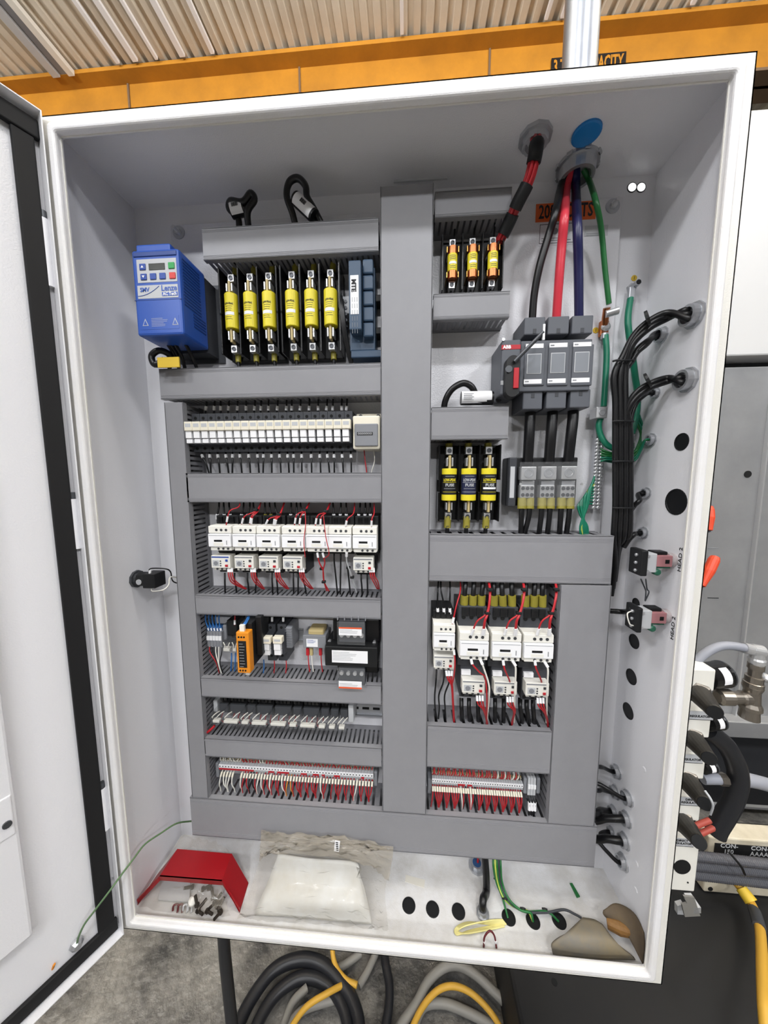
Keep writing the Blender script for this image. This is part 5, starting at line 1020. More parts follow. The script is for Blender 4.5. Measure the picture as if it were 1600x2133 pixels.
for j, (x, y, d) in enumerate(((610, 420, .082), (612, 895, .08))):
    q = Pt(c6, x, y, d); o = MB().lathe(q, Pt(c6, x+60, y-30, d+.006)-q, [(0, .013), (.004, .013)], 14).build('cable_tie', 'black'); tag(o, f'black tie on the cables near the {("largest", "second large")[j]} locknut', 'cable tie')
for j in range(4):
    o = MB().tube(smooth([Vector((XR-.0004, G5.y, G5.z)), Vector((XR-.012, G5.y, G5.z)), Pt(c6, 570, 1385+14*j, .02), Pt(c6, 520, 1440+22*j, .015), Pt(c6, 420, 1470+18*j, .02), Pt(c6, 270, 1430+25*j, .024)], 6), .0022, 7).build('earth_wire', 'wire_green' if j < 2 else 'cable_teal'); tag(o, 'green earth wire running behind the bundle to the locknut with green wires', 'wire', 'green wires to the locknut')
for j in range(3):
    W(c6, [(545, 1130, 0), (530+20*j, 1200, 0), (570+14*j, 1290, -.002), (560+10*j, 1360, 0), (520, 1440, .005), (430, 1500, .012)], .0024, 'cable_teal' if j else 'wire_green', 'green earth wire bowing out right of the black bundle', 'green wires right of the bundle', name='earth_wire')
cab(c6, [(490, 265, -.003), (472, 400, .004), (478, 520, .008), (505, 700, .006), (525, 850, .002), (545, 1000, .0), (535, 1160, 0), (500, 1300, .004)], .0058, 'cable_teal', 'teal earth cable from the back wall stud down behind the black bundle', 'earth_cable')
q = aY(*c6(515, 170), D-.008); t = thing('earth_stud', (q.x, D, q.z-.008), 'zinc ground stud on the upper right back wall', 'stud')
MB().lathe((q.x, D, q.z), (0, -1, 0), [(0, .009), (.004, .009), (.004, .0065), (.022, .006)], 6).build('nut', 'zinc', t); MB().cyl((q.x, D-.0221, q.z), (q.x, D-.0225, q.z), .0045, n=12).build('bore', 'hole', t)
b = aY(*c6(495, 240), D-.012); MB().box(b.x-.006, b.x+.006, D-.016, D-.008, b.z-.012, q.z-.004, .002).build('lug', 'zinc', t)
def wallhole(c, x, y0, y1, label, X=XR, side=-1, rx=None):
    p0 = aX(*c(x, y0), X); p1 = aX(*c(x, y1), X); ct = (p0+p1)/2; r = abs(p0.z-p1.z)/2
    o = MB().lathe((X, ct.y, ct.z), (side, 0, 0), [(0, r), (.0012, r*.98), (.0012, r*.86), (.0004, r*.84)], 24).build('hole_plug', 'black'); tag(o, label, 'plug', 'black plugs in the right wall')
wallhole(c6, 884, 1295, 1430, 'black round plug level with the locknut holding green wires'); wallhole(c6, 840, 1720, 1925, 'largest black round plug on the right wall')
wallhole(c15, 416, 575, 660, 'black plug just above the lower pushbutton'); wallhole(c15, 400, 872, 992, 'black plug just under the lower pushbutton'); wallhole(c15, 377, 1160, 1286, 'upper of the two lone black plugs on the lower right wall'); wallhole(c15, 351, 1441, 1568, 'lower of the two lone black plugs on the lower right wall')
GL = 'zinc locknuts low on the right wall'
for j, (x, y0, y1, ex, ey, r, lab) in enumerate(((248, 120, 232, 104, 138, .0042, 'topmost'), (236, 282, 390, 92, 322, .0042, 'second, rear'), (335, 320, 445, 95, 270, .0042, 'second, front'), (224, 437, 545, 80, 492, .007, 'third, rear'), (322, 483, 608, 76, 556, .007, 'third, front'), (207, 602, 690, 100, 690, .004, 'fourth, rear'), (310, 652, 778, 85, 700, .0075, 'fourth, front'), (296, 812, 942, 85, 715, .0042, 'lowest'))):
    G, rg = gland(c16, x, y0, y1, 'cable_gland', f'{lab} locknut of the group beside the bottom duct', GL)
    e = Pt(c16, ex, ey, .03); m_ = (e+Vector((XR-.02, G.y, G.z)))/2; m_.z += .003
    o = MB().tube(smooth([Vector((XR-.0004, G.y, G.z)), Vector((XR-.014, G.y, G.z)), m_, e, e+Vector((-.03, .004, 0))], 5), r, 8).build('branch_cable', 'wire_black'); tag(o, f'black cable entering the {lab} locknut beside the bottom duct', 'cable', 'cables to the low right locknuts')
# scuffs where paint has chipped
for x, y in ((455, 160), (395, 890), (390, 1095)):
    q = aX(*c16(x, y), XR); o = MB().lathe((XR, q.y, q.z), (-1, 0, 0), [(0, .006), (.0012, .004)], 7).build('weld_dimple', 'enamel', en)
# pushbutton assemblies
def lx(px, G):                 # x of the point on the line through G along x that projects to pixel column px
    k = (px-800)/F; n_ = RX-RF*k; v = Vector((0, G.y, G.z))-CAM; return -(n_.y*v.y+n_.z*v.z)/n_.x+CAM.x
def button(c, gx, gy, cols, h, label):
    G = aX(*c(gx, gy), XR); X = [lx(c(x, gy)[0], G) for x in cols]; s = 1
    t = thing('pushbutton', (XR, G.y, G.z-h), label, 'pushbutton', 'pushbuttons on the right wall')
    MB().lathe((XR, G.y, G.z), (-1, 0, 0), [(0, .0125), (.004, .0125), (.004, .012), (XR-X[0], .0115)], 24).build('collar', 'pink_clear', t)
    MB().box(X[1], X[0], G.y-.012, G.y+.012, G.z-.010, G.z+.010, .001).build('lamp_block', 'resist_pink', t)
    MB().box(X[1]+(X[0]-X[1])*.55, X[1]+(X[0]-X[1])*.8, G.y-.0125, G.y-.0115, G.z-.004, G.z+.003).build('slot', 'hole', t)
    MB().box(X[1], X[0]-.004, G.y-.006, G.y+.012, G.z+.009, G.z+.016, .002).build('bracket', 'black', t)
    MB().box(X[2], X[1], G.y-.014, G.y+.012, G.z-.020, G.z+.014, .0015).build('contact_plate', 'light_grey', t)
    cb = MB().box(X[3], X[2], G.y-.018, G.y+.014, G.z-.026, G.z+.020, .002).build('contact_block', 'black', t)
    for z in (-.018, -.004, .010): MB().lathe((X[3], G.y-.006, G.z+z), (-1, 0, 0), [(0, .003), (.002, .003), (.003, .002)], 10).build('terminal_screw', 'zinc', cb)
    for z in (-.017, .010): MB().cyl((X[2]+.002, G.y-.014, G.z+z), (X[2]+.002, G.y-.016, G.z+z), .0025, n=10).build('rivet', 'steel', t)
    MB().lathe((X[1]+.004, G.y-.004, G.z-.020), (0, -1, 0), [(0, .006), (.008, .006), (.01, .004)], 10).build('green_knob', 'circuit_green', t); MB().box(X[1], X[0]-.002, G.y-.01, G.y-.006, G.z-.013, G.z-.010).build('lever', 'circuit_green', t)
    return G, X
GA, XA = button(c15, 715, 262, (672, 540, 455, 400), .03, 'upper pink and black pushbutton back on the right wall')
GB, XB = button(c15, 668, 722, (625, 500, 412, 368), .03, 'lower pink and black pushbutton back on the right wall')
for dx in (0, 25):
    P = [aX(*c15(455+dx*1.6, 420), XA[2]), aX(*c15(490+dx*.6, 500), XA[1]), aX(*c15(496+dx, 528), XA[1]), aX(*c15(490, 600), XA[1])]
    o = MB().tube(smooth(P), .0012, 6).build('jumper_wire', 'charcoal'); tag(o, 'thin wire linking the upper and lower pushbuttons', 'wire', 'link wires between the pushbuttons')
e = Pt(c15, 200, 682, .03); o = MB().tube(smooth([e+Vector((-.03, 0, 0)), e, Pt(c15, 330, 688, .045), Vector((XB[3]+.004, GB.y, GB.z+.012))]), .0055, 8).build('branch_cable', 'wire_black'); tag(o, 'black cable from the duct to the lower pushbutton', 'cable')
o = MB().tube(smooth([Vector((XB[3], GB.y-.005, GB.z+.01)), Vector((XB[3]-.012, GB.y-.01, GB.z+.006)), Vector((XB[3]-.008, GB.y-.012, GB.z-.012)), Vector((XB[3], GB.y-.01, GB.z-.016))]), .0011, 6).build('jumper_wire', 'wire_white'); tag(o, 'white wires curling at the left of the lower pushbutton', 'wire')
WALLT = Matrix(((0, 0, -1), (0, 1, 0), (1, 0, 0))).to_4x4()
for (x, y) in ((778, 258), (718, 822)):
    q = aX(*c15(x, y), XR-.0005); o = text('HEAD 2', .0095, (XR-.0006, q.y, q.z), 'marker_ink', en, mx=WALLT, width=.042, name='handwriting')
# ================================================================ left wall
q = aX(*e5(868, 1960), XL); t = thing('selector_switch', (XL, q.y, q.z-.02), 'black selector switch body on the left cabinet wall', 'switch')
def lx2(px): return lx(px, q)
x1, x2, x3 = lx2(e5(905, 0)[0]), lx2(e5(970, 0)[0]), lx2(e5(1068, 0)[0])
MB().lathe((XL, q.y, q.z), (1, 0, 0), [(0, .019), (.005, .019), (.005, .015), (x1-XL+.004, .014)], 10).build('locknut', 'dark_steel', t)
MB().lathe((x1, q.y, q.z), (1, 0, 0), [(0, .016), (x2-x1, .016)], 8).build('cam_body', 'black', t); MB().cyl(((x1+x2)/2, q.y-.0155, q.z-.002), ((x1+x2)/2, q.y-.017, q.z-.002), .006, n=14).build('cam_screw', 'light_grey', t)
MB().box(x2, x3, q.y-.018, q.y+.014, q.z-.015, q.z+.016, .0015).build('contact_block', 'black', t)
e = Pt(e5, 1170, 1985, .03)
o = MB().tube(smooth([(x2+.012, q.y-.01, q.z+.015), (x2+.014, q.y-.01, q.z+.026), Pt(e5, 1100, 1880, .06), Pt(e5, 1145, 1905, .05), e, e+Vector((.03, .01, -.01))], 5), .0014, 6).build('switch_wire', 'wire_black'); tag(o, 'black wire from the selector switch to the left duct', 'wire'); MB().cyl((x2+.012, q.y-.01, q.z+.016), (x2+.0135, q.y-.01, q.z+.023), .0026, n=8).build('wire_marker', 'paper', o)
o = MB().tube(smooth([(x2+.016, q.y-.012, q.z-.014), (x2+.018, q.y-.014, q.z-.022), Pt(e5, 1085, 2050, .08), Pt(e5, 1130, 2010, .065), Pt(e5, 1148, 1945, .055), e+Vector((.02, .01, 0))], 5), .0014, 6).build('switch_wire', 'wire_white'); tag(o, 'white wire looping from the selector switch to the left duct', 'wire')
# earth wire to the door
def aDoor(px, py, off):
    d = ray(px, py); h0 = DH+DN*off; return CAM+d*((h0-CAM).dot(DN)/d.dot(DN))
P = [pp(420, 1709, .03), aY(*e4(1505, 422), .128), aY(*e4(1400, 440), .10), aY(*e4(1280, 515), .07), aY(*e4(1150, 605), .04), aY(*e4(1060, 720), .015), aY(*e4(980, 825), -.006), aDoor(*e4(870, 975), .05), aDoor(*e4(760, 1120), .04), aDoor(*e4(670, 1240), .025), aDoor(*e4(620, 1350), .012), aDoor(*e4(612, 1400), .004)]
o = MB().tube(smooth(P, 6), .0018, 7).build('door_earth_wire', 'door_green'); tag(o, 'thin green earth wire looping from the cabinet to the open door', 'wire')
q = aDoor(*e4(615, 1410), .006); MB().lathe(q-DN*.006, DN, [(0, .011), (.004, .010), (.010, .006)], 8).build('ring_terminal', 'zinc', o)
q = aDoor(*e4(425, 1575), .0); o = MB().obox(Matrix.Translation(q) @ Matrix.Rotation(.4, 4, 'Y'), .003, .004, .012, .001).build('paint_chip', 'orange'); tag(o, 'tiny orange mark low on the open door', 'mark')
# ================================================================ things on the cabinet floor
def fl(c, x, y, z=TH): return aZ(*c(x, y), z)
for j, (x, y, lab) in enumerate(((185, 377, 'first'), (313, 398, 'second'), (452, 410, 'third'), (722, 442, 'fourth'), (853, 460, 'fifth'), (993, 460, 'sixth'))):
    q = fl(c14, x, y); a = fl(c14, x-36, y); r = abs(q.x-a.x); o = MB().lathe((q.x, q.y, TH), (0, 0, 1), [(0, r), (.0015, r*.97), (.0015, r*.82), (.0006, r*.8)], 22).build('hole_plug', 'black'); tag(o, f'{lab} black plug from the left in the cabinet floor', 'plug', 'black plugs in the cabinet floor')
q = fl(c14, 550, 170); t = thing('cable_gland', (q.x, q.y, TH), 'zinc locknut at the back of the cabinet floor with red wires', 'cable gland'); MB().lathe((q.x, q.y, TH), (0, 0, 1), [(0, .019), (.006, .019), (.006, .014), (.012, .0135)], 10).build('locknut', 'zinc', t); MB().cyl((q.x, q.y, TH+.012), (q.x, q.y, TH+.0125), .010, n=16).build('bore', 'dark_blue', t)
o = MB().tube([(q.x+.002, q.y, TH+.004), (q.x+.004, q.y+.004, TH+.05), (q.x+.004, q.y+.012, z7-.07)], .0025, 6).build('control_wire', 'wire_red'); tag(o, 'red wire rising from the floor locknut behind the bottom duct', 'wire')
q = fl(c14, 582, 425); t = thing('cable_gland', (q.x, q.y, TH), 'zinc locknut at the front of the cabinet floor with a thick black cable', 'cable gland'); MB().lathe((q.x, q.y, TH), (0, 0, 1), [(0, .0135), (.005, .0135), (.005, .011), (.012, .0105)], 10).build('locknut', 'zinc', t)
o = MB().tube(smooth([(q.x, q.y, TH+.002), (q.x+.001, q.y+.004, TH+.03), Pt(c14, 602, 300, .055), Pt(c14, 600, 190, .045), Pt(c14, 592, 90, .035)], 6), .0078, 10).build('power_cable', 'wire_black'); tag(o, 'thick black cable rising from the cabinet floor behind the bottom duct', 'cable')
hp = [fl(c14, 718, 445, TH+.002), fl(c14, 853, 462, TH+.002), fl(c14, 990, 462, TH+.002), fl(c14, 1115, 445, .02), fl(c14, 853, 462, TH+.002)]
for j in range(5):
    x = 640+10*j; tail = [Pt(c14, x-2, 100, .035), Pt(c14, x, 170, .05), fl(c14, 655+8*j, 250, .03+.002*j), fl(c14, 690+8*j, 340, .014+.002*j)]
    if j > 0: tail += [fl(c14, 760+6*j, 388+3*j, .012+.002*j), fl(c14, 820+5*j, 405+3*j, .012+.002*j)]
    if j in (2, 3): tail += [fl(c14, 930, 405+3*j, .014)]
    if j == 3: tail += [fl(c14, 1020, 400, .018), fl(c14, 1080, 425, .02)]
    o = MB().tube(smooth(tail+[hp[j]], 6), .0022, 7).build('earth_wire', ('wire_green', 'green_stripe', 'wire_green', 'charcoal', 'wire_green')[j]); tag(o, f'{num[j]} of the tied green earth wires crossing the cabinet floor', 'wire', 'green wires on the cabinet floor')
for j, (x, y) in enumerate(((655, 232), (700, 340), (797, 390), (914, 393))):
    a = fl(c14, x-12, y, .022); b = fl(c14, x+14, y+6, .022); o = MB().tube([a, (a+b)/2+Vector((0, -.002, .004)), b], .0016, 6).build('cable_tie', 'black'); tag(o, f'{num[j]} black tie along the green wires on the cabinet floor', 'cable tie')
# yellow string, red loop, scraps
for j in range(6):
    k = 5*j; o = MB().tube(smooth([fl(c14, 710-4*j, 478-2*k*.5, .004+.001*j), fl(c14, 620, 470-4*j+8, .004+.002*j), fl(c14, 500, 468+3*j, .005+.002*j), fl(c14, 436+3*j, 500+2*j, .005), fl(c14, 445+4*j, 535-2*j, .004), fl(c14, 520, 510+3*j, .004+.001*j), fl(c14, 690+2*j, 475+3*j, .004)], 6), .0013, 6).build('folded_string', 'cord_yellow'); tag(o, 'strand of the folded pale yellow string on the cabinet floor', 'string', 'folded yellow string')
o = MB().tube(smooth([fl(c14, 588, 600, .004), fl(c14, 592, 548, .02), fl(c14, 620, 514, .03), fl(c14, 645, 540, .02), fl(c14, 656, 605, .004)], 6), .0018, 7).build('wire_offcut', 'wire_maroon'); tag(o, 'small arched dark red wire offcut at the front of the cabinet floor', 'wire'); 
for x in (590, 652): q = fl(c14, x, 572, .012); MB().cyl(q-Vector((0, 0, .002)), q+Vector((0, 0, .002)), .0026, n=8).build('wire_marker', 'paper', o)
P = [fl(c14, x, y) for x, y in ((168, 213), (272, 240), (268, 283), (165, 250))]; o = MB().prism(P, (0, 0, .0006)).build('tape_scrap', 'tape'); tag(o, 'flat scrap of beige tape on the cabinet floor', 'tape')
P = [fl(c14, x, y) for x, y in ((1050, 262), (1064, 262), (1105, 333), (1088, 338))]; o = MB().prism(P, (0, 0, .003)).build('insulation_scrap', 'wire_green'); tag(o, 'short green scrap of insulation on the cabinet floor', 'scrap')
# grey folded flap and brown flap in the corner
def sheet(rows, th, name, m, label, cat, sub=5, noise=0, seed=1):
    rr = random.Random(seed); G = [smooth(r, sub) for r in rows]; cols = list(zip(*G)); cols = [smooth(list(c), sub) for c in cols]
    G = [list(r) for r in zip(*cols)]; nr, nc = len(G), len(G[0])
    V = [p+Vector((0, rr.gauss(0, noise), rr.gauss(0, noise))) if noise else p for r in G for p in r]
    me = bpy.data.meshes.new(name); o0 = V[0].copy(); me.from_pydata([tuple(v-o0) for v in V], [], [(i*nc+j, i*nc+j+1, (i+1)*nc+j+1, (i+1)*nc+j) for i in range(nr-1) for j in range(nc-1)])
    for p in me.polygons: p.use_smooth = True
    me.materials.append(M[m]); o = bpy.data.objects.new(name, me); COL.objects.link(o); o.location = o0; ORG[o.name] = o0
    if th: md = o.modifiers.new('thickness', 'SOLIDIFY'); md.thickness = th; md.offset = 1
    return tag(o, label, cat) if label else o
sheet([[fl(c14, 1120, 440, .05), fl(c14, 1180, 450, .05), fl(c14, 1225, 475, .045)], [fl(c14, 1030, 525, .05), fl(c14, 1180, 540, .055), fl(c14, 1290, 560, .045)], [fl(c14, 958, 590, .03), fl(c14, 1150, 610, .04), fl(c14, 1350, 625, .03)], [fl(c14, 960, 640, .006), fl(c14, 1150, 665, .006), fl(c14, 1405, 672, .006)]], .004, 'rubber_flap', 'flap_grey', 'dirty grey folded rubber flap in the front right floor corner', 'flap')
sheet([[fl(c14, 1230, 402, .04), fl(c14, 1232, 425, .035), fl(c14, 1290, 455, .03)], [fl(c14, 1298, 368, .05), fl(c14, 1330, 430, .045), fl(c14, 1350, 510, .03)], [fl(c14, 1390, 415, .05), fl(c14, 1400, 500, .04), fl(c14, 1395, 600, .02)], [fl(c14, 1448, 520, .035), fl(c14, 1447, 600, .02), fl(c14, 1440, 690, .006)]], .004, 'brown_flap', 'flap_brown', 'dark brown curled flap standing against the right front corner', 'flap')
a = fl(c14, 1250, 465, .025); b = fl(c14, 1385, 520, .03); o = MB().lathe(a, b-a, [(0, .010), (.004, .011), ((b-a).length*.5, .013), ((b-a).length*.9, .010), ((b-a).length, .004)], 14).build('cork_stopper', 'cork'); tag(o, 'tan tapered plug lying inside the brown flap', 'plug')
# document bag
sheet([[aY(*c13(905, 268), .095), aY(*c13(1080, 292), .093), aY(*c13(1310, 312), .09), aY(*c13(1345, 350), .085)], [fl(c13, 855, 400, .05), fl(c13, 1080, 405, .062), fl(c13, 1330, 430, .06), fl(c13, 1385, 450, .045)], [fl(c13, 800, 530, .022), fl(c13, 1060, 535, .040), fl(c13, 1340, 555, .040), fl(c13, 1415, 570, .022)], [fl(c13, 775, 605, .004), fl(c13, 1050, 622, .006), fl(c13, 1330, 650, .006), fl(c13, 1425, 655, .004)]], .008, 'folded_document', 'doc_paper' if 'doc_paper' in M else 'paper', 'thick folded white paper bundle inside a clear bag on the cabinet floor', 'document', sub=6)
bg = sheet([[aY(*c13(808, 140), .099), aY(*c13(960, 150), .096), aY(*c13(1240, 165), .097), aY(*c13(1548, 222), .099)], [aY(*c13(800, 300), .088), aY(*c13(1000, 255), .075), aY(*c13(1300, 270), .075), aY(*c13(1530, 330), .09)], [fl(c13, 760, 430, .04), fl(c13, 1010, 400, .075), fl(c13, 1350, 430, .072), fl(c13, 1500, 470, .045)], [fl(c13, 710, 560, .012), fl(c13, 1010, 545, .05), fl(c13, 1350, 560, .05), fl(c13, 1510, 600, .014)], [fl(c13, 680, 615, .003), fl(c13, 1000, 640, .004), fl(c13, 1330, 668, .004), fl(c13, 1518, 688, .003)]], 0, 'plastic_bag', 'poly', 'large clear plastic bag holding the paper bundle, leaning on the bottom duct', 'bag', sub=9, noise=.0016, seed=3)
bf = sheet([[aY(*c13(812, 142), .0985), aY(*c13(960, 152), .0955), aY(*c13(1240, 168), .096), aY(*c13(1545, 226), .0985)], [aY(*c13(806, 225), .094), aY(*c13(980, 215), .084), aY(*c13(1270, 225), .084), aY(*c13(1540, 290), .094)], [aY(*c13(800, 300), .087), aY(*c13(900, 262), .08), aY(*c13(1320, 300), .078), aY(*c13(1520, 400), .088)]], 0, 'bag_flap', 'poly_dull', '', '', sub=9, noise=.002, seed=8); bf.parent = bg; bf.location = bf.location-bg.location
a = aY(*c13(1215, 185), .08); b = aY(*c13(1250, 255), .076); tg = MB().obox(Matrix.Translation((a+b)/2) @ Matrix.Rotation(.12, 4, 'Y'), .011, .001, .026).build('sticker', 'paper', bg)
m = MB()
for k in range(5): m.obox(Matrix.Translation((a+b)/2+Vector((.0002*k, -.0007, .009-k*.0045))), .005, .0005, .0022)
m.build('sticker_print', 'print', bg)
# red bracket
def R3(x, y, z): return fl(c13, x, y, z)
A = R3(345, 235, .06); B_ = R3(648, 262, .06); C_ = R3(592, 415, .06); E_ = R3(245, 388, .06)
m = MB(); t_ = Vector((0, .001, -.003)); FL = R3(122, 545, .004); FR = R3(690, 590, .004); dz = Vector((0, .002, -.013))
for f in ((A, B_, C_, E_), (A, E_, FL, A+FL-E_), (B_, C_, FR, B_+FR-C_)): m.prism(f, t_)
for a_, b_ in ((E_, C_), (E_, FL+Vector((0, 0, .012))), (C_, FR+Vector((0, 0, .012)))): m.prism((a_, b_, b_+dz, a_+dz), (0, .0025, 0))
o = m.build('red_bracket', 'red_enamel' if 'red_enamel' in M else 'red'); tag(o, 'bent red metal guard lying in the left corner of the cabinet floor', 'bracket')
sheet([[R3(365, 165, .07), R3(480, 180, .075), R3(560, 195, .07), R3(625, 250, .06)], [R3(330, 235, .05), R3(430, 230, .055), R3(530, 235, .055), R3(640, 265, .05)]], 0, 'plastic_sleeve', 'poly', 'crumpled clear plastic sleeve behind the red guard', 'bag', sub=6, noise=.002, seed=9)
sheet([[R3(240, 405, .03), R3(420, 415, .03), R3(580, 440, .028)], [R3(190, 480, .02), R3(400, 490, .022), R3(610, 520, .02)], [R3(130, 560, .004), R3(380, 600, .005), R3(640, 610, .004)]], 0, 'plastic_sleeve', 'poly', 'clear plastic sleeve under the arch of the red guard', 'bag', sub=6, noise=.0015, seed=4)
P = [R3(x, y, .006) for x, y in ((262, 402), (418, 420), (412, 535), (240, 520))]; o = MB().prism(P, (0, 0, .002)).build('paper_note', 'light_grey'); tag(o, 'small wrinkled grey paper under the red guard', 'paper')
rr = random.Random(2)
for k in range(14):
    q = R3(430+rr.random()*160, 440+rr.random()*150, .006+.01*rr.random()); d_ = Vector((rr.uniform(-1, 1), rr.uniform(-1, 1), .2)).normalized()
    o = MB().lathe(q, d_, [(0, .005), (.004, .005), (.004, .003), (.02, .003)], 8).build('bolt', 'dark_bolt' if 'dark_bolt' in M else 'dark_steel'); tag(o, 'dark loose bolt in the small heap under the red guard', 'bolt', 'loose bolts under the red guard')
q = R3(428, 530, .015); o = MB().lathe(q, (.3, -.2, 1), [(0, .008), (.006, .008), (.012, .003)], 12).build('wire_nut', 'off_white'); tag(o, 'white wire connector beside the loose bolts', 'connector')
for j in range(4):
    o = MB().tube(smooth([R3(320+28*j, 580, .006), R3(325+28*j, 550, .012), R3(350+25*j, 545, .01), R3(345+26*j, 590, .005)], 5), .002, 6).build('wire_offcut', 'wire_maroon' if j < 2 else 'light_grey'); tag(o, ('dark red' if j < 2 else 'pale grey')+' curled wire offcut at the front left of the cabinet floor', 'wire', 'wire offcuts under the red guard')
# ================================================================ around the cabinet
mat('plinth', '111215', .6, var=.4, vscale=6, col2='1b1a19'); mat('mach_white', 'd4d4d4', .4); mat('cream', 'cfc7b4', .55, var=.5, vscale=15, col2='a99f88'); mat('knob', '24221f', .5, var=.4, vscale=40, col2='35312b'); mat('hose_red', 'a8483c', .5); mat('hose_grey', '8f929c', .45); mat('hose_black', '1f2024', .38); mat('hose_pale', '807e79', .5); mat('hose_yellow', 'c79a38', .5); mat('grip_orange', 'd8492a', .4); mat('nickel', '9a938a', .3, .9)
# white machine panel and steel cabinet behind
YM = .80
def my(px, py, Y=YM): return aY(px, py, Y)
a = my(1425, 252); b = my(1510, 746)
o = MB().box(1.25, 4.5, YM-.02, YM+.6, b.z, a.z, .006).build('machine_guard', 'mach_white'); tag(o, 'large white machine guard panel right of the cabinet', 'machine panel')
t = thing('steel_cabinet', (2.2, YM+.25, ZF), 'brushed grey steel machine cabinet right of the open enclosure', 'machine')
zt_ = my(1510, 765).z; sx = my(1573, 1100).x; sx2 = my(1546, 1340).x; seam = (sx+sx2)/2
MB().box(1.25, 4.5, YM+.06, YM+.6, ZF+.05, b.z-.002).build('body', 'machine_dark', t)
MB().box(1.25, seam-.004, YM, YM+.05, my(1500, 1500).z, zt_, .004).build('door', 'machine_steel', t); dr2 = MB().box(seam+.006, 4.5, YM-.006, YM+.05, my(1500, 1500).z, zt_, .004).build('door', 'machine_steel', t)
MB().box(seam-.006, seam, YM-.014, YM+.01, my(1500, 1500).z, zt_).build('edge_trim', 'steel', t)
q = my(*c6(1388, 1610)); MB().cyl((q.x, YM+.001, q.z), (q.x, YM-.002, q.z), .013, n=18).build('lock_hole', 'hole', t)
MB().box(1.2, 4.5, YM-.05, YM, my(1550, 1500).z-.04, my(1550, 1487).z, .004).build('ledge', 'machine_steel', t)
for y in (1141, 1245): q0 = my(1474, y); q1 = my(1497, y); MB().box(q0.x, q1.x, YM-.001, YM+.002, q0.z-.002, q0.z+.001).build('score_line', 'print_grey' if y == 1141 else 'machine_dark', t)
MB().box(1.2, 4.5, YM-.02, YM+.06, ZF+.45, my(1550, 1510).z, .004).build('lower_panel', 'machine_steel', t)
MB().box(1.2, 4.5, YM-.03, YM-.018, my(1580, 1672).z, my(1580, 1668).z).build('rail_line', 'steel', t)
# dark machine base
o = MB().box(.95, 4.5, .44, YM-.06, ZF, aY(1500, 1900, .44).z, .01).build('machine_plinth', 'plinth'); tag(o, 'low black machine base below the cabinet on the right', 'machine')
st2 = MB().box(.86, 4.5, .10, .44, ZF, -.33, .01).build('machine_step', 'plinth'); tag(st2, 'low black machine step under the right end of the cabinet', 'machine'); q = aZ(1155, 2046, -.33); MB().cyl((q.x, q.y, -.331), (q.x, q.y, -.329), .007, n=14).build('bolt_hole', 'hole', st2)
# connector panel
YC = .40
a = aY(*d3(640, 20), YC); b = aY(*d3(1303, 700), YC); t = thing('connector_panel', (a.x+.4, YC+.05, b.z), 'cream connector panel with black lettered strip right of the cabinet', 'panel')
MB().box(a.x, a.x+1.2, YC, YC+.05, aY(*d3(640, 230), YC).z, a.z, .004).build('upper_plate', 'cream', t); MB().box(aY(*d3(585, 560), YC).x, a.x+1.2, YC, YC+.04, aY(*d3(600, 640), YC).z, aY(*d3(600, 505), YC).z, .004).build('lower_plate', 'cream', t)
MB().box(a.x+.03, a.x+1.2, YC+.02, YC+.05, aY(*d3(600, 560), YC).z, aY(*d3(640, 200), YC).z).build('recess', 'machine_dark', t)
sa = aY(*d3(700, 90), YC); sb = aY(*d3(1303, 250), YC); st_ = MB().box(sa.x, sa.x+.5, YC-.002, YC, sa.z-.050, sa.z+.002).build('lettered_strip', 'black', t)
for s_, x, y in (('CON-\n150', 850, 165), ('CON-\nAAAA', 1195, 195)):
    q = aY(*d3(x, y), YC); text(s_, .019, (q.x, YC-.0025, q.z+.006), 'light_grey', st_, bold=.0002)
q = aY(*d3(650, 605), YC); MB().cyl((q.x, YC+.001, q.z), (q.x, YC-.001, q.z), .007, n=14).build('bolt_hole', 'hole', t)
# ribbed conduits
mat('conduit_rib', '55565c', .5)
for j, (y0, y1) in enumerate(((235, 320), (345, 415), (445, 540))):
    a = aY(*d3(400, y0-10), YC-.05+.01*j); b = aY(*d3(1500, y1+25), YC-.04+.01*j); L = (b-a).length; prof = []; k = 0
    while k*.006 < L: prof += [(k*.006, .0105), (k*.006+.003, .0125)]; k += 1
    o = MB().lathe(a, b-a, prof, 12).build('ribbed_conduit', 'conduit_rib'); tag(o, f'{("top", "middle", "lowest")[j]} grey ribbed conduit running right past the connector panel', 'conduit', 'ribbed conduits')
a = aY(*d3(870, 200), YC-.075); b = aY(*d3(1040, 440), YC-.07); o = MB().tube(smooth([a, (a+b)/2+Vector((.004, -.006, 0)), b], 4), .003, 6).build('cable_tie', 'black'); tag(o, 'black tie round the ribbed conduits', 'cable tie')
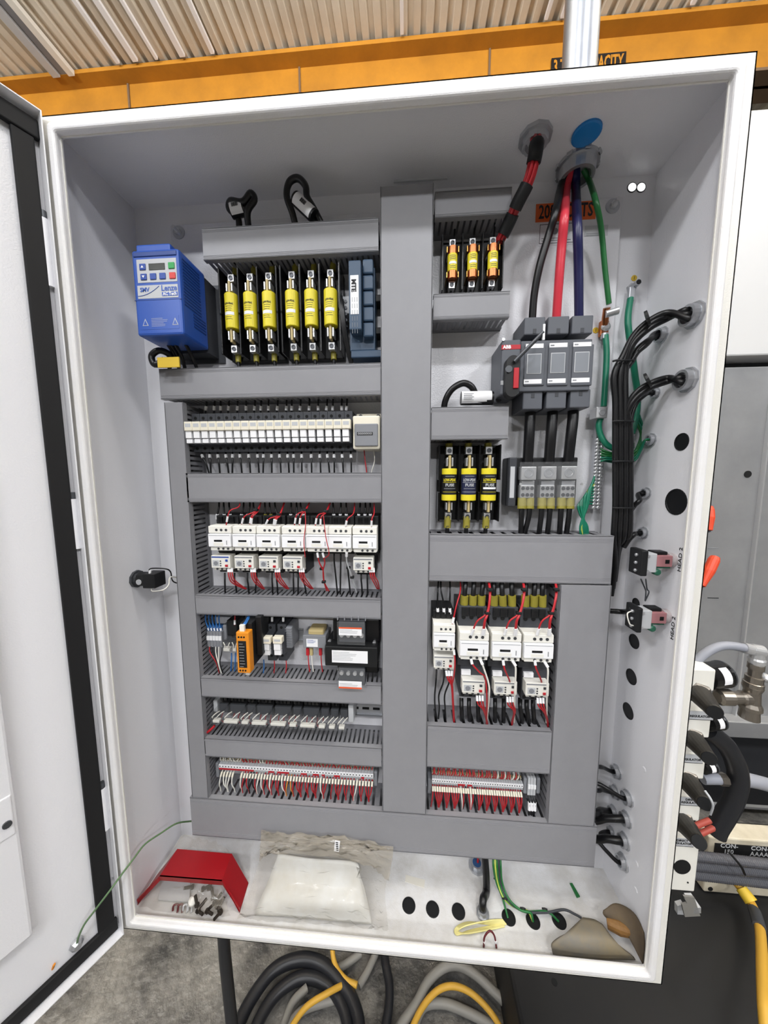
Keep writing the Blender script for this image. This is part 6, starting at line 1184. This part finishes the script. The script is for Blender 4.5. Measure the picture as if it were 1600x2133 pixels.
# regulators
YR = .20
def rg(c, x, y, Y=YR): return aY(*c(x, y), Y)
blocks = ((d1, 420, 1480, 838, 1770), (d2, 100, 20, 590, 440), (d2, 60, 700, 502, 1095), (d2, 0, 1380, 432, 1760), (d3, 80, 60, 472, 642))
tips = ((d1, (640, 1790), (850, 2035), 92), (d2, (320, 440), (592, 760), 108), (d2, (240, 1110), (525, 1480), 108), (d2, (170, 1770), (430, 2090), 108))
for j, (c, x0, y0, x1, y1) in enumerate(blocks):
    a = rg(c, x0, y0); b = rg(c, x1, y1); lab = ('topmost white valve block with a black knob beside the cabinet', 'second white valve block with a black knob', 'third white valve block with a black knob', 'fourth white valve block with a black knob', 'lowest white valve block with a round hole')[j]
    t = thing('air_regulator' if j < 4 else 'mounting_block', ((a.x+b.x)/2, YR+.03, b.z), lab, 'regulator' if j < 4 else 'bracket', 'column of white valve blocks')
    MB().box(a.x, b.x, YR, YR+.06, b.z, a.z, .003).build('body', 'off_white', t)
    if j:
        lt = ('', 'REGULATOR', 'REGULATOR', 'DIRECT\nREGULATOR', 'DIRECT\nREGULATOR')[j]
        lx_, ly_ = ((0, 0), (440, 75), (300, 760), (300, 1440), (330, 75))[j]; cc = c; q = rg(cc, lx_, ly_); wd_ = rg(cc, x1, ly_).x-rg(cc, (0, 150, 110, 60, 200)[j], ly_).x
        lp = MB().box(q.x-wd_*.5, q.x+wd_*.48, YR-.001, YR, q.z-.010, q.z+.010).build('name_label', 'light_grey', t); text(lt, .0075, (q.x, YR-.0014, q.z-.002+(.003 if '\n' in lt else 0)), 'print', lp, bold=.0002)
        MB().box(q.x-wd_*.5, q.x+wd_*.48, YR-.0014, YR-.001, q.z-.0105, q.z-.0095).build('label_line', 'print', lp)
    if j < 4:
        c_, p0, p1, pr = tips[j]; s_ = 6.096 if c_ is d1 else 7.62
        A = rg(c_, *p0, YR); Bq = rg(c_, *p1, YR-.075); r_ = pr/s_/F*((Bq-CAM).dot(RF))
        MB().lathe(A, Bq-A, [(-.004, r_*1.7), (.006, r_*1.7), (.008, r_*1.45), (.012, r_*1.4)], 6).build('hex_nut', 'nickel', t)
        kn = MB().lathe(A, Bq-A, [(.010, r_*1.45), (.02, r_*1.42), ((Bq-A).length*.75, r_*1.08), ((Bq-A).length*.97, r_), ((Bq-A).length, r_*.9)], 18).build('knob', 'knob', t)
        MB().lathe(A, Bq-A, [((Bq-A).length*.999, r_*.92), ((Bq-A).length+.001, r_*.9)], 18).build('knob_cap', 'black', kn)
    else:
        q = rg(d3, 330, 355); MB().lathe((q.x, YR, q.z), (0, -1, 0), [(0, .019), (.0012, .019)], 24).build('round_hole', 'hole', t); q = rg(d3, 395, 532); MB().cyl((q.x, YR, q.z), (q.x, YR-.001, q.z), .002, n=8).build('pin_hole', 'hole', t)
for j, (c, x0, y0, x1, y1, lab) in enumerate(((d1, 720, 1425, 1060, 1745, 'largest black pressure gauge with a paper label'), (d2, 560, 60, 820, 325, 'middle black pressure gauge behind the second knob'), (d2, 490, 830, 725, 1010, 'lower black pressure gauge behind the third knob'))):
    a = rg(c, x0, y0, .25); b = rg(c, x1, y1, .25); ct = (a+b)/2; r_ = abs(a.z-b.z)/2; t = thing('pressure_gauge', (ct.x, ct.y, ct.z-r_), lab, 'gauge', 'black pressure gauges')
    ln = abs(b.x-a.x); MB().lathe((ct.x-ln*.5, ct.y, ct.z), (1, .25, 0), [(0, r_*.96), (ln*.75, r_*.98), (ln*.8, r_)], 26).build('case', 'black_gloss', t); MB().lathe((ct.x+ln*.28, ct.y+.25*ln*.78, ct.z), (1, .25, 0), [(0, r_*1.01), (.004, r_*1.01)], 26).build('bezel', 'dark_steel', t)
    band_ = []; n = 8
    ax = Vector((1, .25, 0)).normalized(); u_ = Vector((.25, -1, 0)).normalized(); base = Vector((ct.x-ln*.5, ct.y, ct.z))
    for i in range(n+1):
        th = -.2+1.3*i/n
        for s in (.3, .65): band_.append(base+ax*ln*s+(u_*math.cos(th)+Vector((0, 0, 1))*math.sin(th))*r_*.985)
    MB().add(band_, [(2*i, 2*i+2, 2*i+3, 2*i+1) for i in range(n)], True).build('paper_label', 'paper', t)
# grey hose with metal fittings
def dq(x, y, Y=.24): return aY(*d1(x, y), Y)
o = MB().tube(smooth([dq(480, 1560), dq(600, 1400), dq(750, 1270), dq(900, 1200), dq(1050, 1190), dq(1220, 1215)], 6), .0095, 12).build('air_hose', 'hose_grey'); tag(o, 'grey air hose arching to a chrome elbow right of the cabinet', 'hose')
t = thing('pipe_fitting', dq(1300, 2100), 'stack of nickel pipe fittings and elbow right of the black knobs', 'fitting')
def seg(a, b, prof, m, name): A = dq(*a); Bq = dq(*b); L = (Bq-A).length; MB().lathe(A, Bq-A, [(f*L, r) for f, r in prof], 18).build(name, m, t)
seg((1215, 1215), (1330, 1240), [(0, .012), (.8, .012), (1, .011)], 'steel', 'hose_ferrule'); seg((1310, 1235), (1470, 1265), [(0, .013), (.8, .014), (1, .008)], 'steel', 'elbow'); seg((1395, 1240), (1375, 1440), [(0, .012), (.5, .013), (.6, .0155), (.8, .0155), (.82, .013), (1, .013)], 'steel', 'swivel')
seg((1375, 1420), (1330, 1720), [(0, .0145), (.2, .0145), (.22, .012), (.5, .012), (.52, .016), (.75, .016), (.77, .018), (1, .018)], 'nickel', 'union'); seg((1330, 1700), (1280, 2100), [(0, .019), (.15, .015), (.5, .017), (.6, .021), (.7, .021), (.72, .017), (1, .019)], 'nickel', 'tee'); seg((1300, 1850), (880, 1840), [(0, .015), (.25, .016), (.3, .013), (.55, .014), (.6, .018), (.95, .018), (1, .012)], 'nickel', 'adapter')
seg((1380, 1540), (1530, 1620), [(0, .007), (.5, .006), (.6, .010), (1, .008)], 'steel', 'drain_cock')
# orange handle
for (c, x0, y0, x1, y1, lab) in ((d1, 860, 50, 690, 430, 'orange grip of a lever sticking out right of the cabinet'), (c6, 1085, 1850, 1095, 2040, 'orange end of a lever just visible beside the cabinet edge')):
    A = aY(*c(x0, y0), .3); Bq = aY(*c(x1, y1), .28); L = (Bq-A).length; o = MB().lathe(A, Bq-A, [(0, .003), (.003, .009), (.012, .0115), (L*.5, .0115), (L*.8, .008), (L, .006)], 14).build('lever_grip', 'grip_orange'); tag(o, lab, 'handle'); MB().tube([Bq, Bq+Vector((-.03, .25, -.02)), Bq+Vector((-.02, .50, -.02))], .005, 8).build('shank', 'dark_steel', o)
# black hose bundle, red hoses, pale hoses
def eq(x, y, Y=.26): return aY(*d2(x, y), Y)
o = MB().tube(smooth([eq(560, 300), eq(690, 400), (eq(860, 560)), eq(1000, 820), eq(1050, 1100), eq(980, 1400), eq(850, 1650), eq(740, 1830), eq(690, 1950)], 6), .0205, 14).build('taped_hose', 'hose_black'); tag(o, 'thick black taped hose curving behind the knobs', 'hose')
for j, (a, b) in enumerate((((380, 1830), (600, 1740)), ((380, 1990), (680, 1850)))):
    o = MB().tube([eq(*a, .25), eq(*b, .255)], .0065, 10).build('red_hose', 'hose_red'); tag(o, f'{("upper", "lower")[j]} short red hose end beside the black knobs', 'hose')
o = MB().tube(smooth([eq(1000, 1080, .5), eq(1300, 1120, .5), eq(1700, 1230, .5)], 4), .02, 12).build('grey_pipe', 'hose_grey'); tag(o, 'pale grey pipe sloping behind the black taped hose', 'pipe')
o = MB().tube(smooth([eq(480, 1080), eq(640, 1080), eq(780, 1085)], 4), .0125, 12).build('air_fitting', 'hose_grey'); tag(o, 'short grey fitting between the third and fourth knobs', 'fitting'); MB().lathe(eq(740, 1085), Vector((1, 0, 0)), [(0, .0145), (.016, .0145)], 8).build('nut', 'nickel', o)
o = MB().tube(smooth([eq(520, 1270, .12), eq(610, 1400, .11), eq(650, 1520, .11), eq(610, 1650, .12)], 5), .0022, 6).build('clear_tube', 'light_grey'); tag(o, 'thin pale tube bent beside the third knob', 'tube')
# bracket tab
P = [rg(d3, x, y, .24) for x, y in ((350, 690), (470, 705), (540, 915), (365, 925), (330, 785), (390, 770))]; o = MB().prism(P, (0, .004, 0)).build('metal_tab', 'hose_pale'); tag(o, 'flat grey metal tab below the lowest white block', 'bracket')
P = [rg(d3, x, y, .27) for x, y in ((350, 650), (430, 650), (430, 710), (350, 710))]; MB().prism(P, (0, -.03, 0)).build('tab_stem', 'steel', o); P = [rg(d3, x, y, .26) for x, y in ((280, 800), (350, 780), (355, 900), (280, 895))]; MB().prism(P, (0, .01, 0)).build('tab_nut', 'light_grey', o)
# yellow cable on the right
YY = .385
P = [aY(*d3(x, y), Y_) for x, y, Y_ in ((930, 520, .385), (1010, 620, .37), (1100, 740, .35), (1165, 880, .32), (1210, 1050, .28), (1230, 1300, .22), (1240, 1600, .16), (1255, 1900, .11), (1280, 2200, .08))]
o = MB().tube(smooth(P, 6), .0105, 12).build('yellow_cable', 'hose_yellow'); tag(o, 'yellow cable hanging from the connector panel at the right', 'cable')
MB().tube([aY(*d3(1000, 600), .37), aY(*d3(1115, 755), .347)], [.015, .017], 14).build('plug', 'label_yellow', o); MB().tube([aY(*d3(1150, 850), .327), aY(*d3(1180, 940), .305), aY(*d3(1208, 1045), .28)], .0135, 12).build('tape', 'charcoal', o)
# ================================================================ cables on the floor below the cabinet
def fq(x, y, h): return aZ(*d4(x, y), ZF+h)
def fh(pts, r, m, label, h=None, name='floor_cable', group=None):
    o = MB().tube(smooth([fq(*p, h or r) if len(p) == 2 else fq(*p) for p in pts], 7), r, 12).build(name, m); return tag(o, label, 'cable', group)
x0 = aY(466, 1952, .10); o = MB().tube([(x0.x, .10, -.002), (x0.x, .10, -.2), (x0.x+.004, .11, ZF+.02)], .0135, 14).build('drop_cable', 'hose_black'); tag(o, 'black cable dropping straight from the cabinet bottom at left', 'cable')
fh([(60, 760), (130, 540), (200, 400), (300, 275), (420, 225), (530, 248), (620, 335), (680, 440), (705, 560), (690, 760)], .0165, 'hose_black', 'outer loop of thick black cable coiled on the floor', .04)
fh([(150, 760), (215, 545), (300, 400), (400, 322), (480, 312), (560, 350), (620, 432), (652, 560), (640, 760)], .0155, 'hose_black', 'inner loop of thick black cable coiled on the floor', .03)
fh([(820, 120, .01), (830, 240, .02), (848, 340, .02), (846, 450, .02), (828, 560, .02), (800, 760, .02)], .0125, 'hose_black', 'black cable snaking down the floor right of the coils')
fh([(585, 60, .08), (578, 180, .06), (595, 260, .05), (640, 320, .05), (695, 348, .05)], .0068, 'hose_yellow', 'yellow cable end curling behind the black coils'); fh([(330, 650, .06), (390, 535, .06), (460, 445, .06), (555, 385, .06), (620, 350, .05)], .0068, 'hose_yellow', 'yellow cable crossing the inside of the black coils')
fh([(900, 700, .04), (965, 533, .04), (1015, 440, .04), (1080, 372, .04), (1150, 352, .04), (1230, 380, .04), (1310, 452, .04), (1375, 545, .04), (1460, 720, .04)], .0072, 'hose_yellow', 'yellow cable arching on the floor at right')
fh([(800, 150, .02), (780, 205, .02), (740, 290, .02), (702, 352, .02)], .0095, 'hose_pale', 'grey cable leaning behind the yellow cable end'); fh([(590, 275, .02), (650, 242, .02), (712, 195, .02)], .0095, 'hose_pale', 'short grey cable slanting behind the black coils')
fh([(300, 650, .03), (345, 535, .03), (388, 430, .03), (455, 360, .03)], .0095, 'hose_pale', 'grey cable rising inside the black coils'); fh([(330, 640, .02), (375, 530, .02), (450, 460, .02), (590, 415, .02)], .0095, 'hose_pale', 'second grey cable inside the black coils, lower')
fh([(850, 640, .03), (910, 530, .03), (975, 440, .03), (1030, 335, .03), (1100, 268, .03), (1170, 252, .03), (1250, 292, .03), (1350, 382, .03), (1510, 540, .03), (1620, 680, .03)], .0115, 'hose_pale', 'wide grey cable arch on the floor at right'); fh([(960, 560, .012), (1010, 452, .012), (1080, 432, .012), (1165, 452, .012), (1330, 535, .012), (1450, 640, .012)], .0105, 'hose_pale', 'low grey cable under the yellow arch at right')
# cabinet support frame
for x in (.30, .95):
    o = MB().box(x-.03, x+.03, D+.16, D+.22, ZF, 1.3, .004).build('support_post', 'machine_dark'); tag(o, ('left' if x < .5 else 'right')+' dark steel post carrying the cabinet from behind', 'post'); MB().box(x-.03, x+.03, D+.0035, D+.16, .9, .96).build('arm', 'machine_dark', o)
